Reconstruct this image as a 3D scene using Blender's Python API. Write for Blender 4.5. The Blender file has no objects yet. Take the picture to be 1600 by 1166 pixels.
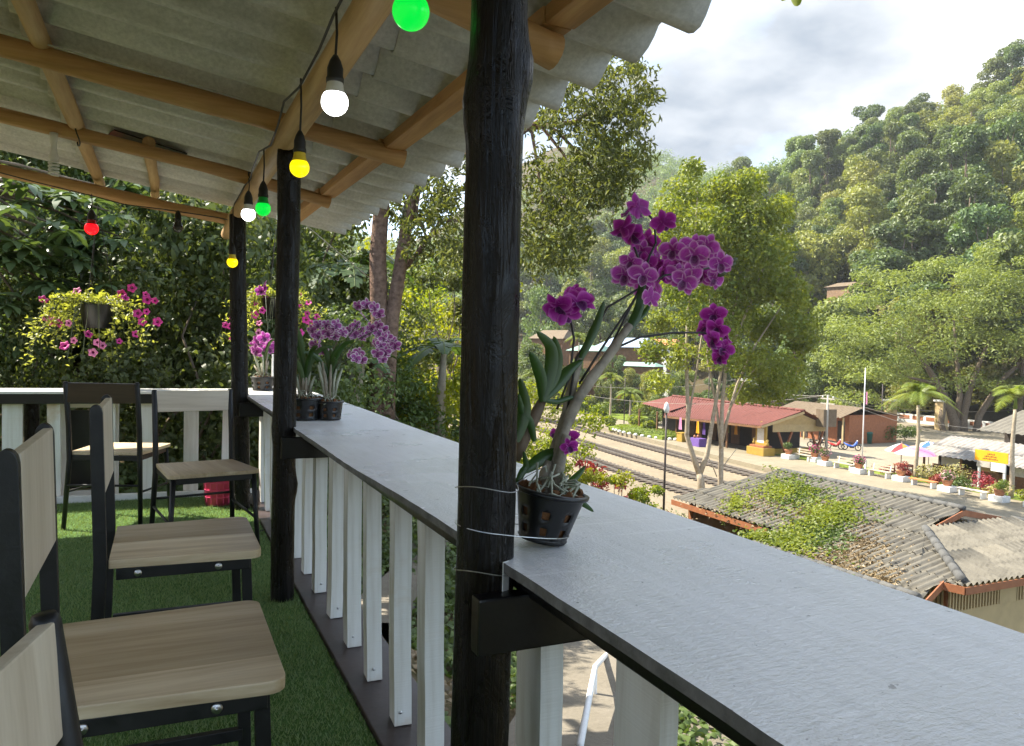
import bpy, bmesh, math, random
import numpy as np
from mathutils import Vector, Matrix
random.seed(7); RNG=np.random.default_rng(7)
SC=bpy.context.scene; COL=SC.collection
PI=math.pi; rad=math.radians

# ---------------------------------------------------------------- camera
EYE=1.12; FPX=1200.0; CX,CY=800.0,583.0
YAW,PITCH,ROLL=rad(24.455),rad(1.8434),rad(1.3)
_f=Vector((math.sin(YAW)*math.cos(PITCH),math.cos(YAW)*math.cos(PITCH),-math.sin(PITCH)))
_r0=Vector((math.cos(YAW),-math.sin(YAW),0)); _u0=_r0.cross(_f)
_r=_r0*math.cos(ROLL)+_u0*math.sin(ROLL); _u=_u0*math.cos(ROLL)-_r0*math.sin(ROLL)
cam=bpy.data.cameras.new('camera'); camo=bpy.data.objects.new('camera',cam); COL.objects.link(camo)
camo.matrix_world=Matrix(((_r.x,_u.x,-_f.x,0),(_r.y,_u.y,-_f.y,0),(_r.z,_u.z,-_f.z,EYE),(0,0,0,1)))
cam.sensor_width=36; cam.sensor_fit='HORIZONTAL'; cam.lens=36*FPX/1600; cam.clip_start=.02; cam.clip_end=6000
SC.camera=camo
def ray(px,py): return _f+_r*((px-CX)/FPX)-_u*((py-CY)/FPX)
def atz(px,py,z): d=ray(px,py); return Vector((0,0,EYE))+d*((z-EYE)/d.z)
def atx(px,py,x): d=ray(px,py); return Vector((0,0,EYE))+d*(x/d.x)
def aty(px,py,y): d=ray(px,py); return Vector((0,0,EYE))+d*(y/d.y)
def atd(px,py,s): return Vector((0,0,EYE))+ray(px,py)*s

# ---------------------------------------------------------------- sky, sun, exposure
SUN_AZ,SUN_EL=rad(-48),rad(50)          # azimuth from +Y towards +X
W=bpy.data.worlds.new('World'); SC.world=W; W.use_nodes=True
nt=W.node_tree; nt.nodes.clear(); N=nt.nodes.new; L=nt.links.new
out=N('ShaderNodeOutputWorld'); bg=N('ShaderNodeBackground'); bg.inputs[1].default_value=.10
sky=N('ShaderNodeTexSky'); sky.sky_type='NISHITA'; sky.sun_disc=False; sky.sun_elevation=SUN_EL; sky.sun_rotation=SUN_AZ
sky.air_density=1.0; sky.dust_density=1.2; sky.ozone_density=1.2
tc=N('ShaderNodeTexCoord'); sep=N('ShaderNodeSeparateXYZ'); L(tc.outputs['Generated'],sep.inputs[0])
ad=N('ShaderNodeMath'); ad.operation='MAXIMUM'; ad.inputs[1].default_value=0; L(sep.outputs['Z'],ad.inputs[0])
ad2=N('ShaderNodeMath'); ad2.inputs[1].default_value=.22; L(ad.outputs[0],ad2.inputs[0])
dx=N('ShaderNodeMath'); dx.operation='DIVIDE'; L(sep.outputs['X'],dx.inputs[0]); L(ad2.outputs[0],dx.inputs[1])
dy=N('ShaderNodeMath'); dy.operation='DIVIDE'; L(sep.outputs['Y'],dy.inputs[0]); L(ad2.outputs[0],dy.inputs[1])
cmb=N('ShaderNodeCombineXYZ'); L(dx.outputs[0],cmb.inputs[0]); L(dy.outputs[0],cmb.inputs[1])
def wnoise(scale,detail,rough,off):
    mp=N('ShaderNodeMapping'); mp.inputs['Location'].default_value=off; L(cmb.outputs[0],mp.inputs[0])
    n=N('ShaderNodeTexNoise'); n.inputs['Scale'].default_value=scale; n.inputs['Detail'].default_value=detail; n.inputs['Roughness'].default_value=rough
    L(mp.outputs[0],n.inputs['Vector']); return n
n1=wnoise(.75,7,.55,(11,4,2)); n2=wnoise(1.15,7,.58,(0,5,6))
r1=N('ShaderNodeValToRGB'); r1.color_ramp.elements[0].position=.39; r1.color_ramp.elements[1].position=.55; L(n1.outputs[0],r1.inputs[0])
r2=N('ShaderNodeValToRGB'); r2.color_ramp.elements[0].position=.34; r2.color_ramp.elements[1].position=.70
r2.color_ramp.elements[0].color=(.70,.82,.98,1); r2.color_ramp.elements[1].color=(2.6,2.6,2.56,1); L(n2.outputs[0],r2.inputs[0])
mx=N('ShaderNodeMix'); mx.data_type='RGBA'; L(r1.outputs[0],mx.inputs[0]); L(sky.outputs[0],mx.inputs[6]); L(r2.outputs[0],mx.inputs[7])
L(mx.outputs[2],bg.inputs[0]); L(bg.outputs[0],out.inputs[0])
sl=bpy.data.lights.new('sun','SUN'); sl.energy=2.0; sl.angle=rad(.6); sl.color=(1,.93,.80)
so=bpy.data.objects.new('sun',sl); COL.objects.link(so)
_sd=Vector((math.sin(SUN_AZ)*math.cos(SUN_EL),math.cos(SUN_AZ)*math.cos(SUN_EL),math.sin(SUN_EL)))
so.rotation_euler=_sd.to_track_quat('Z','Y').to_euler()
vs=SC.view_settings; vs.view_transform='Standard'; vs.look='None'; vs.gamma=1; vs.use_curve_mapping=False; vs.exposure=2.8
SC.cycles.max_bounces=8; SC.cycles.diffuse_bounces=4; SC.cycles.transparent_max_bounces=8; SC.cycles.transmission_bounces=4
SC.cycles.use_denoising=True

# ---------------------------------------------------------------- helpers
def tag(o,label=None,cat=None,group=None,kind=None):
    if label: o['label']=label
    if cat: o['category']=cat
    if group: o['group']=group
    if kind: o['kind']=kind
    return o
def thing(name,label,cat,loc=(0,0,0),rz=0,group=None):
    o=bpy.data.objects.new(name,None); o.empty_display_size=.1; COL.objects.link(o)
    o.location=loc; o.rotation_euler=(0,0,rz); return tag(o,label,cat,group)
def copy_tree(o,parent=None):
    c=o.copy(); COL.objects.link(c); c.parent=parent
    for ch in list(o.children): copy_tree(ch,c)
    return c
def obj(name,me,parent=None):
    o=bpy.data.objects.new(name,me); COL.objects.link(o)
    if parent: o.parent=parent
    return o
def rotm(rx=0,ry=0,rz=0): return Matrix.Rotation(rz,3,'Z')@Matrix.Rotation(ry,3,'Y')@Matrix.Rotation(rx,3,'X')
class MB:
    def __init__(s): s.v=[]; s.f=[]
    def add(s,vs,fs):
        b=len(s.v); s.v+= [tuple(v) for v in vs]; s.f+=[tuple(i+b for i in f) for f in fs]; return s
    def box(s,c,d,R=None):
        c=Vector(c); p=[]
        for x in (-.5,.5):
            for y in (-.5,.5):
                for z in (-.5,.5):
                    q=Vector((x*d[0],y*d[1],z*d[2])); q=R@q if R else q; p.append(c+q)
        return s.add(p,[(0,1,3,2),(4,6,7,5),(0,4,5,1),(2,3,7,6),(0,2,6,4),(1,5,7,3)])
    def bar(s,a,b,w,h,up=(0,0,1)):
        a=Vector(a); b=Vector(b); t=(b-a).normalized(); u=Vector(up); sd=t.cross(u)
        if sd.length<1e-4: sd=t.cross(Vector((1,0,0)))
        sd.normalize(); u=sd.cross(t); p=[]
        for e in (a,b):
            for i,j in ((-1,-1),(1,-1),(1,1),(-1,1)): p.append(e+sd*(i*w/2)+u*(j*h/2))
        return s.add(p,[(3,2,1,0),(4,5,6,7),(0,1,5,4),(1,2,6,5),(2,3,7,6),(3,0,4,7)])
    def tube(s,pts,r,n=8,cap=True,squash=1,wob=0):
        pts=[Vector(p) for p in pts]; k=len(pts)
        if not hasattr(r,'__len__'): r=[r]*k
        vs=[]; pu=None
        for i,p in enumerate(pts):
            t=(pts[min(i+1,k-1)]-pts[max(i-1,0)]).normalized()
            if pu is None:
                a=Vector((0,0,1)) if abs(t.z)<.9 else Vector((1,0,0)); pu=a.cross(t).normalized()
            u=(pu-t*pu.dot(t)).normalized(); w=t.cross(u); pu=u
            for j in range(n):
                a=2*PI*j/n; rr=r[i]*(1+(random.uniform(-wob,wob) if wob else 0))
                vs.append(p+u*(math.cos(a)*rr)+w*(math.sin(a)*rr*squash))
        fs=[]
        for i in range(k-1):
            for j in range(n):
                a=i*n+j; b=i*n+(j+1)%n; fs.append((a,b,b+n,a+n))
        if cap: fs.append(tuple(range(n))[::-1]); fs.append(tuple((k-1)*n+j for j in range(n)))
        return s.add(vs,fs)
    def lathe(s,prof,n=24,c=(0,0,0),R=None,skip=None):
        c=Vector(c); vs=[]
        for (r,z) in prof:
            for j in range(n):
                a=2*PI*j/n; q=Vector((r*math.cos(a),r*math.sin(a),z)); vs.append(c+(R@q if R else q))
        fs=[]
        for i in range(len(prof)-1):
            for j in range(n):
                if skip and skip(i,j): continue
                a=i*n+j; b=i*n+(j+1)%n; fs.append((a,b,b+n,a+n))
        return s.add(vs,fs)
    def grid(s,P):
        h=len(P); w=len(P[0]); vs=[p for row in P for p in row]
        return s.add(vs,[(i*w+j,i*w+j+1,(i+1)*w+j+1,(i+1)*w+j) for i in range(h-1) for j in range(w-1)])
    def prism(s,poly,depth,M):
        n=len(poly); vs=[M@Vector((x,y,0)) for x,y in poly]+[M@Vector((x,y,depth)) for x,y in poly]
        return s.add(vs,[tuple(range(n))[::-1],tuple(range(n,2*n))]+[(i,(i+1)%n,(i+1)%n+n,i+n) for i in range(n)])
    def mesh(s,name,mat,smooth=False,bevel=0,sub=0):
        me=bpy.data.meshes.new(name); me.from_pydata(s.v,[],s.f)
        if bevel or True:
            bm=bmesh.new(); bm.from_mesh(me); bmesh.ops.recalc_face_normals(bm,faces=bm.faces) if s.closed else None
            if bevel: bmesh.ops.bevel(bm,geom=list(bm.edges),offset=bevel,segments=2,profile=.6,affect='EDGES',clamp_overlap=True)
            bm.to_mesh(me); bm.free()
        for m in (mat if isinstance(mat,(list,tuple)) else [mat]): me.materials.append(m)
        if smooth: me.polygons.foreach_set('use_smooth',[True]*len(me.polygons))
        me.update(); return me
    closed=True
    def build(s,name,mat,parent=None,smooth=False,bevel=0):
        return obj(name,s.mesh(name,mat,smooth,bevel),parent)
def box(name,c,d,mat,parent=None,R=None,bevel=0): return MB().box(c,d,R).build(name,mat,parent,bevel=bevel)

# ---------------------------------------------------------------- materials
class NT:
    def __init__(s,name):
        s.m=bpy.data.materials.new(name); s.m.use_nodes=True; s.t=s.m.node_tree; s.t.nodes.clear()
        s.out=s.n('ShaderNodeOutputMaterial')
    def n(s,t,**k):
        x=s.t.nodes.new(t)
        for a,b in k.items(): setattr(x,a,b)
        return x
    def l(s,a,b): s.t.links.new(a,b)
    def coord(s,kind='Object',scale=(1,1,1),rot=(0,0,0)):
        c=s.n('ShaderNodeTexCoord'); m=s.n('ShaderNodeMapping'); m.inputs['Scale'].default_value=scale; m.inputs['Rotation'].default_value=rot
        s.l(c.outputs[kind],m.inputs[0]); return m.outputs[0]
    def noise(s,vec,scale,detail=4,rough=.55,dist=0):
        x=s.n('ShaderNodeTexNoise'); x.inputs['Scale'].default_value=scale; x.inputs['Detail'].default_value=detail
        x.inputs['Roughness'].default_value=rough; x.inputs['Distortion'].default_value=dist
        if vec: s.l(vec,x.inputs['Vector'])
        return x.outputs[0]
    def ramp(s,fac,stops):
        x=s.n('ShaderNodeValToRGB'); e=x.color_ramp.elements
        while len(e)<len(stops): e.new(.5)
        for i,(p,c) in enumerate(stops): e[i].position=p; e[i].color=tuple(c)+(1,) if len(c)==3 else c
        s.l(fac,x.inputs[0]); return x.outputs[0]
    def mix(s,fac,a,b,mode='MIX'):
        x=s.n('ShaderNodeMix',data_type='RGBA',blend_type=mode)
        for sock,v in ((x.inputs[0],fac),(x.inputs[6],a),(x.inputs[7],b)):
            if hasattr(v,'links') or isinstance(v,bpy.types.NodeSocket): s.l(v,sock)
            elif isinstance(v,(int,float)): sock.default_value=v
            else: sock.default_value=tuple(v)+(1,)
        return x.outputs[2]
    def bump(s,h,strength=.3,dist=.01):
        b=s.n('ShaderNodeBump'); b.inputs['Strength'].default_value=strength; b.inputs['Distance'].default_value=dist; s.l(h,b.inputs['Height']); return b.outputs[0]
    def pbr(s,col,rough=.6,bump=None,metal=0,spec=.5,emit=None,es=0):
        p=s.n('ShaderNodeBsdfPrincipled')
        for sock,v in ((p.inputs['Base Color'],col),(p.inputs['Roughness'],rough)):
            if isinstance(v,bpy.types.NodeSocket): s.l(v,sock)
            elif isinstance(v,(int,float)): sock.default_value=v
            else: sock.default_value=tuple(v)+(1,)
        p.inputs['Metallic'].default_value=metal; p.inputs['Specular IOR Level'].default_value=spec
        if emit: p.inputs['Emission Color'].default_value=tuple(emit)+(1,); p.inputs['Emission Strength'].default_value=es
        if bump: s.l(bump,p.inputs['Normal'])
        s.l(p.outputs[0],s.out.inputs[0]); s.p=p; return s.m
def paint(name,col,rough=.55,var=.18,scale=6,bump=.15,bscale=40,metal=0,spec=.5,bd=.004):
    t=NT(name); v=t.coord(); n=t.noise(v,scale,5,.6); d=[max(0,c*(1-var)) for c in col]; u=[min(1,c*(1+var)) for c in col]
    c=t.ramp(n,[(.3,d),(.7,u)]); b=t.bump(t.noise(v,bscale,4),bump,bd) if bump else None
    return t.pbr(c,rough,b,metal,spec)
def wood(name,dark,mid,light,axis=0,scale=1,rough=.5,stripes=False,bump=.15):
    t=NT(name); sc=[14,14,14]; sc[axis]=.9
    oi=t.n('ShaderNodeObjectInfo'); v=t.coord(scale=[x*scale for x in sc])
    av=t.n('ShaderNodeVectorMath',operation='ADD'); t.l(v,av.inputs[0]); mm=t.n('ShaderNodeMath',operation='MULTIPLY'); mm.inputs[1].default_value=37; t.l(oi.outputs['Random'],mm.inputs[0]); t.l(mm.outputs[0],av.inputs[1]); v=av.outputs[0]
    n=t.noise(v,1.1,6,.6,.35); c=t.ramp(n,[(.28,dark),(.5,mid),(.72,light)])
    fine=t.noise(v,7,3,.6); c=t.mix(.35,c,t.ramp(fine,[(.3,[x*.75 for x in mid]),(.7,light)]))
    if stripes:
        v2=t.coord(scale=(0.0 if axis==0 else 7.5,0.0 if axis==1 else 7.5,0)); w=t.n('ShaderNodeTexWhiteNoise',noise_dimensions='3D')
        ov=t.n('ShaderNodeVectorMath',operation='ADD'); t.l(v2,ov.inputs[0]); t.l(mm.outputs[0],ov.inputs[1]); sn=t.n('ShaderNodeVectorMath',operation='FLOOR'); t.l(ov.outputs[0],sn.inputs[0]); t.l(sn.outputs[0],w.inputs[0])
        c=t.mix(.9,c,t.ramp(w.outputs[0],[(.15,(.60,.56,.50)),(.5,(.85,.83,.80)),(.85,(1.0,1.0,1.0))]),'MULTIPLY')
    return t.pbr(c,rough,t.bump(n,bump,.003))
def leafmat(name,dark,mid,light,trans=.35,rough=.45,spec=.4,tcol=None,objvar=.25):
    t=NT(name); g=t.n('ShaderNodeNewGeometry'); oi=t.n('ShaderNodeObjectInfo')
    c=t.ramp(g.outputs['Random Per Island'],[(.0,dark),(.5,mid),(1,light)])
    big=t.noise(t.coord(),.35,3); c=t.mix(.5,c,t.ramp(big,[(.35,dark),(.65,light)]))
    hs=t.n('ShaderNodeHueSaturation'); mr=t.n('ShaderNodeMapRange'); mr.inputs[3].default_value=1-objvar; mr.inputs[4].default_value=1+objvar
    t.l(oi.outputs['Random'],mr.inputs[0]); t.l(mr.outputs[0],hs.inputs['Value']); t.l(c,hs.inputs['Color'])
    mh=t.n('ShaderNodeMapRange'); mh.inputs[3].default_value=.5-.03*objvar/.25; mh.inputs[4].default_value=.5+.02*objvar/.25
    wn=t.n('ShaderNodeTexWhiteNoise',noise_dimensions='1D'); t.l(oi.outputs['Random'],wn.inputs['W']); t.l(wn.outputs[0],mh.inputs[0]); t.l(mh.outputs[0],hs.inputs['Hue'])
    c=hs.outputs[0]
    p=t.n('ShaderNodeBsdfPrincipled'); p.inputs['Roughness'].default_value=rough; p.inputs['Specular IOR Level'].default_value=spec; t.l(c,p.inputs['Base Color'])
    tr=t.n('ShaderNodeBsdfTranslucent'); tc2=t.mix(1,c,tcol or (1.6,1.55,.6),'MULTIPLY'); t.l(tc2,tr.inputs[0])
    m=t.n('ShaderNodeMixShader'); m.inputs[0].default_value=trans; t.l(p.outputs[0],m.inputs[1]); t.l(tr.outputs[0],m.inputs[2]); t.l(m.outputs[0],t.out.inputs[0])
    return t.m
M={}
def mk_black():
    t=NT('black_frame'); v=t.coord(); n=t.noise(v,30,4); c=t.ramp(n,[(.3,(.003,.003,.0033)),(.7,(.0065,.0065,.007))]); m=t.noise(t.coord(scale=(1,1,.5)),38,5,.65)
    c=t.mix(t.ramp(m,[(.725,(0,)*3),(.75,(.7,)*3)]),c,(.16,.155,.15)); d=t.noise(v,5,5,.6); c=t.mix(t.ramp(d,[(.5,(0,)*3),(.75,(.25,)*3)]),c,(.05,.047,.043))
    return t.pbr(c,t.ramp(n,[(.3,(.38,)*3),(.7,(.58,)*3)]),t.bump(t.noise(v,90,3),.12,.004))
M['black']=mk_black()
M['oak']=wood('oak_laminate',(.36,.235,.115),(.64,.495,.31),(.83,.71,.52),axis=0,rough=.42,stripes=True,bump=.05)
M['oakp']=wood('oak_panel',(.46,.37,.26),(.60,.51,.38),(.70,.62,.50),axis=2,rough=.42,stripes=False,bump=.05)
M['oakh']=wood('oak_panel_h',(.46,.36,.25),(.58,.48,.36),(.68,.59,.47),axis=1,rough=.42,bump=.05)
M['darkwood']=wood('dark_walnut',(.02,.013,.008),(.045,.03,.018),(.075,.05,.03),axis=1,rough=.35,bump=.05)
M['log']=wood('peeled_log',(.16,.07,.022),(.42,.225,.08),(.56,.35,.15),axis=0,scale=.8,rough=.6,bump=.3)
M['logy']=wood('peeled_log_along',(.19,.10,.04),(.45,.275,.12),(.60,.42,.22),axis=1,scale=.8,rough=.6,bump=.3)
M['timber']=wood('sawn_timber',(.20,.09,.03),(.43,.22,.08),(.56,.33,.14),axis=1,scale=1,rough=.6,bump=.25)
M['screw']=paint('screw_steel',(.6,.6,.6),.3,.1,60,0,metal=1)
M['pvc']=paint('white_pvc',(.75,.75,.73),.4,.06,20,0)
M['cable']=paint('black_cable',(.012,.012,.012),.5,.2,30,0)
M['cablew']=paint('white_cable',(.45,.44,.40),.5,.2,30,0)
M['wire']=paint('steel_wire',(.45,.45,.44),.35,.2,60,0,metal=.8)
def mk_post():
    t=NT('black_lacquered_log'); v=t.coord(scale=(22,22,1.2)); n=t.noise(v,1.2,6,.62,.5); v2=t.coord(scale=(9,9,4)); n2=t.noise(v2,2,6,.7,1.5)
    c=t.ramp(n,[(.35,(.002,.0017,.0015)),(.62,(.006,.0045,.004)),(.8,(.02,.013,.009))])
    cr=t.noise(t.coord(scale=(26,26,1.1)),1.0,5,.6,1.6); ck=t.ramp(cr,[(.47,(1,)*3),(.50,(0,)*3),(.53,(1,)*3)])
    h0=t.n('ShaderNodeMath',operation='ADD'); t.l(n,h0.inputs[0]); t.l(n2,h0.inputs[1]); h=t.n('ShaderNodeMath',operation='ADD'); t.l(h0.outputs[0],h.inputs[0]); t.l(ck,h.inputs[1])
    r=t.ramp(n2,[(.3,(.14,)*3),(.7,(.5,)*3)])
    return t.pbr(c,r,t.bump(h.outputs[0],.6,.012),spec=.26)
M['post']=mk_post()
def mk_baluster():
    t=NT('white_painted_timber'); v=t.coord(scale=(14,14,1)); n=t.noise(v,1.5,6,.6,.4); v2=t.coord(); n2=t.noise(v2,2.3,5,.65); oi=t.n('ShaderNodeObjectInfo')
    c=t.ramp(n,[(.25,(.50,.47,.40)),(.5,(.70,.69,.64)),(.75,(.78,.78,.75))])
    wn=t.ramp(oi.outputs['Random'],[(.0,(.0,)*3),(.7,(.25,)*3),(1,(.9,)*3)]); m=t.mix(1,t.ramp(n2,[(.5,(0,)*3),(.62,(1,)*3)]),wn,'MULTIPLY')
    c=t.mix(m,c,(.50,.36,.21)); v3=t.coord(scale=(1,1,60)); saw=t.noise(v3,3,2)
    return t.pbr(c,.5,t.bump(saw,.25,.003))
M['bal']=mk_baluster()
def mk_counter():
    t=NT('grey_white_painted_plywood'); v2=t.coord(); n2=t.noise(v2,1.3,6,.6)
    vs_=t.coord(scale=(28,130,1),rot=(0,0,.55)); st=t.noise(vs_,1.0,4,.6,.2); vl=t.coord(scale=(1.2,30,1),rot=(0,0,.9)); sc=t.noise(vl,1.0,3,.5,.6); n4=t.noise(v2,48,3,.6); n5=t.noise(v2,170,2,.6)
    vg=t.coord(scale=(40,2.5,1)); g=t.noise(vg,1.6,5,.6,.3)
    c=t.ramp(n2,[(.3,(.70,.70,.685)),(.7,(.80,.80,.785))]); c=t.mix(.3,c,t.ramp(g,[(.35,(.66,.66,.65)),(.6,(.90,.89,.88))]))
    c=t.mix(t.ramp(st,[(.60,(0,)*3),(.74,(.38,)*3)]),c,(.42,.43,.45)); c=t.mix(t.ramp(sc,[(.655,(0,)*3),(.70,(.7,)*3)]),c,(.95,.95,.94))
    c=t.mix(t.ramp(n4,[(.69,(0,)*3),(.72,(.75,)*3)]),c,(.20,.19,.18)); c=t.mix(t.ramp(t.noise(v2,3.4,5,.7,1),[(.56,(0,)*3),(.68,(.30,)*3)]),c,(.52,.50,.46))
    h=t.n('ShaderNodeMath',operation='ADD'); t.l(st,h.inputs[0]); t.l(n5,h.inputs[1])
    r=t.ramp(n2,[(.35,(.20,)*3),(.65,(.40,)*3)])
    return t.pbr(c,r,t.bump(h.outputs[0],.32,.004),spec=.6)
M['counter']=mk_counter()
M['counteredge']=paint('painted_ply_edge',(.12,.12,.125),.6,.4,25,.4,60)
M['plank']=paint('dark_brown_plank',(.055,.038,.036),.38,.35,5,.2,30)
M['blackboard']=paint('black_painted_board',(.0045,.0045,.005),.28,.3,9,.25,25)
M['deckwhite']=paint('white_painted_board',(.68,.67,.63),.55,.12,7,.2,30)
def mk_asb(name,lo,hi,stain=.5,dark=(.10,.09,.075)):
    t=NT(name); v=t.coord(); n=t.noise(v,2.5,7,.65); n2=t.noise(v,60,4,.7); n3=t.noise(t.coord(scale=(.6,3.5,1)),2.2,6,.6)
    c=t.ramp(n,[(.3,lo),(.7,hi)]); c=t.mix(.35,c,t.ramp(n2,[(.3,[x*.6 for x in lo]),(.7,[min(1,x*1.15) for x in hi])])); c=t.mix(t.ramp(n3,[(.5,(0,)*3),(.75,(stain,)*3)]),c,dark)
    return t.pbr(c,.85,t.bump(n2,.35,.004),spec=.2)
M['asbestos']=mk_asb('fibre_cement_underside',(.42,.415,.385),(.68,.665,.625),.6,(.24,.23,.20))
M['roofgrey']=mk_asb('weathered_fibre_cement',(.115,.105,.085),(.205,.188,.152),.8,(.055,.05,.042))
M['ridge']=mk_asb('dark_ridge_tile',(.07,.07,.068),(.15,.148,.14),.5,(.04,.04,.04))
M['roofred']=mk_asb('red_roof_tile',(.14,.052,.043),(.205,.08,.066),.5,(.08,.042,.037))
M['rustmetal']=mk_asb('rusty_sheet_metal',(.20,.18,.16),(.37,.355,.32),.6,(.15,.07,.05))
# ================================================================ DECK
def mk_turf():
    t=NT('artificial_turf_backing'); v=t.coord(); n=t.noise(v,3,5,.6); n2=t.noise(v,160,3,.7)
    c=t.ramp(n,[(.3,(.06,.125,.03)),(.7,(.11,.20,.05))]); c=t.mix(.5,c,t.ramp(n2,[(.35,(.02,.06,.012)),(.65,(.13,.26,.06))]))
    return t.pbr(c,.8,t.bump(n2,.6,.01),spec=.2)
M['turf']=mk_turf()
M['blade']=leafmat('turf_blade',(.105,.165,.06),(.18,.255,.105),(.275,.35,.17),trans=.25,rough=.5,spec=.3,objvar=0)
DX0,DX1,DY0,DY1=-2.6,.556,-1.6,5.95
tag(box('deck_floor',((DX0+DX1)/2,(DY0+DY1)/2,-.03),(DX1-DX0,DY1-DY0,.06),M['turf']),kind='structure')
def scatter_blades(n,x0,x1,y0,y1,z,h,w,mat,name,label,cat,lean=.6,zf=None,bias=None):
    x=RNG.uniform(x0,x1,n); y=RNG.uniform(y0,y1,n) if bias is None else y0+(y1-y0)*RNG.random(n)**bias
    a=RNG.uniform(0,2*PI,n); hh=h*RNG.uniform(.5,1.3,n); l=lean*hh; b=RNG.uniform(0,2*PI,n)
    zz=np.full(n,z) if zf is None else np.array([zf(i,j) for i,j in zip(x,y)])
    dx=np.cos(a)*w/2; dy=np.sin(a)*w/2
    V=np.empty((n,3,3)); V[:,0]=np.stack([x-dx,y-dy,zz],1); V[:,1]=np.stack([x+dx,y+dy,zz],1)
    V[:,2]=np.stack([x+np.cos(b)*l,y+np.sin(b)*l,zz+hh],1)
    o=npmesh(name,V.reshape(-1,3),np.arange(n*3).reshape(n,3),mat); return tag(o,label,cat,kind='stuff')
def npmesh_data(name,V,F,mat,smooth=False):
    me=bpy.data.meshes.new(name); nv=len(V); nf=len(F); k=F.shape[1]
    me.vertices.add(nv); me.vertices.foreach_set('co',np.ascontiguousarray(V,dtype=np.float32).ravel())
    me.loops.add(nf*k); me.loops.foreach_set('vertex_index',np.ascontiguousarray(F,dtype=np.int32).ravel())
    me.polygons.add(nf); me.polygons.foreach_set('loop_start',np.arange(0,nf*k,k,dtype=np.int32))
    try: me.polygons.foreach_set('loop_total',np.full(nf,k,dtype=np.int32))
    except Exception: pass
    if smooth: me.polygons.foreach_set('use_smooth',np.ones(nf,dtype=bool))
    me.materials.append(mat); me.update(); return me
def npmesh(name,V,F,mat,parent=None,smooth=False): return obj(name,npmesh_data(name,V,F,mat,smooth),parent)
scatter_blades(150000,-1.3,DX1-.004,1.2,DY1,0.0005,.014,.0035,M['blade'],'turf_grass','short green artificial turf covering the deck floor','turf',bias=1.25)

# ---- railing along the valley side: counter slabs, balusters, base plank, brackets
rail=thing('railing_counter','long grey-white painted counter with white balusters along the valley edge','railing',(.77,2.5,0))
def slab(name,y0,y1,x0,x1,z,th,parent,wob=.004,seed=1):
    rr=random.Random(seed); n=max(2,int((y1-y0)/.06)); b=MB(); ox=parent.location
    prof=[(x0,x1,z,z-th)]
    P=[]
    ph=rr.uniform(0,6)
    for i in range(n+1):
        y=y0+(y1-y0)*i/n; w=wob*math.sin(y*2.1+ph)+wob*.6*math.sin(y*5.3+ph*2)+rr.uniform(-1,1)*.0012
        zz=wob*.8*math.sin(y*1.7+ph)
        P.append([Vector((x0+w,y,z+zz))-ox,Vector((x1+w*.5,y,z+zz))-ox,Vector((x1+w*.5,y,z-th+zz))-ox,Vector((x0+w,y,z-th+zz))-ox])
    vs=[p for r in P for p in r]; fs=[]; mi=[]
    for i in range(n):
        a=i*4
        for j in range(4): fs.append((a+j,a+(j+1)%4,a+4+(j+1)%4,a+4+j)); mi.append(0 if j==0 else 1)
    fs.append((3,2,1,0)); mi.append(1); fs.append(tuple(n*4+j for j in range(4))); mi.append(1)
    me=bpy.data.meshes.new(name); me.from_pydata(vs,[],fs); me.materials.append(M['counter']); me.materials.append(M['counteredge']); me.polygons.foreach_set('material_index',mi)
    bm=bmesh.new(); bm.from_mesh(me); bmesh.ops.recalc_face_normals(bm,faces=bm.faces); bm.to_mesh(me); bm.free()
    return obj(name,me,parent)
CT=.76
slab('counter_top',-1.5,6.44,.516,1.025,CT,.017,rail,.005,2)
o=rail.location
box('support_batten',Vector((.575,2.3,CT-.017-.016))-o,(.055,7.4,.03),M['blackboard'],rail,bevel=.003)
box('support_batten',Vector((.955,2.3,CT-.017-.016))-o,(.055,7.4,.03),M['blackboard'],rail,bevel=.003)
for y in (1.135,3.375,5.36):
    box('bracket_board',Vector((.74,y,.672))-o,(.56,.034,.092),M['blackboard'],rail,bevel=.004)
box('base_plank',Vector((.665,2.2,-.012))-o,(.21,7.6,.05),M['plank'],rail,bevel=.004)
bys=[3.455+.3*k for k in range(1,8)]+[3.455,3.111,2.793,2.485,2.162,1.875,1.56,1.24,.92,.62,.3]
bmes=[]
for k in range(5):
    w=.047+.006*random.random(); d=.066+.01*random.random(); b=MB(); n=8; vs=[]
    for i in range(n):
        t=i/(n-1); z=.016+t*(.70-.016); jx=random.uniform(-.0016,.0016); jy=random.uniform(-.0016,.0016)
        for sx,sy in ((-1,-1),(1,-1),(1,1),(-1,1)): vs.append((sx*w/2+jx,sy*d/2+jy,z))
    fs=[(3,2,1,0),tuple((n-1)*4+j for j in range(4))]+[(i*4+j,i*4+(j+1)%4,i*4+4+(j+1)%4,i*4+4+j) for i in range(n-1) for j in range(4)]
    b.add(vs,fs); bmes.append(b.mesh('baluster',M['bal'],bevel=0))
nail=MB().lathe([(0,0),(.0045,0),(.0045,-.003),(0,-.003)],10,R=rotm(PI/2)).mesh('nail',M['screw'],True)
for i,y in enumerate(bys):
    big=y<1.5; bo=obj('baluster',bmes[i%5],rail); bo.location=Vector((.645 if not big else .64,y,0))-o
    bo.rotation_euler=(rad(random.uniform(-.5,.5)),rad(random.uniform(-1.2,.2)),rad(random.uniform(-4,4)))
    if big: bo.scale=(.85,1.5,1) if y>1.1 else (.62,1.7,1)
    if 1.5<y<3.6:
        no=obj('nail',nail,bo); no.location=(random.uniform(-.006,.006),-.0385,.055)

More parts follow.
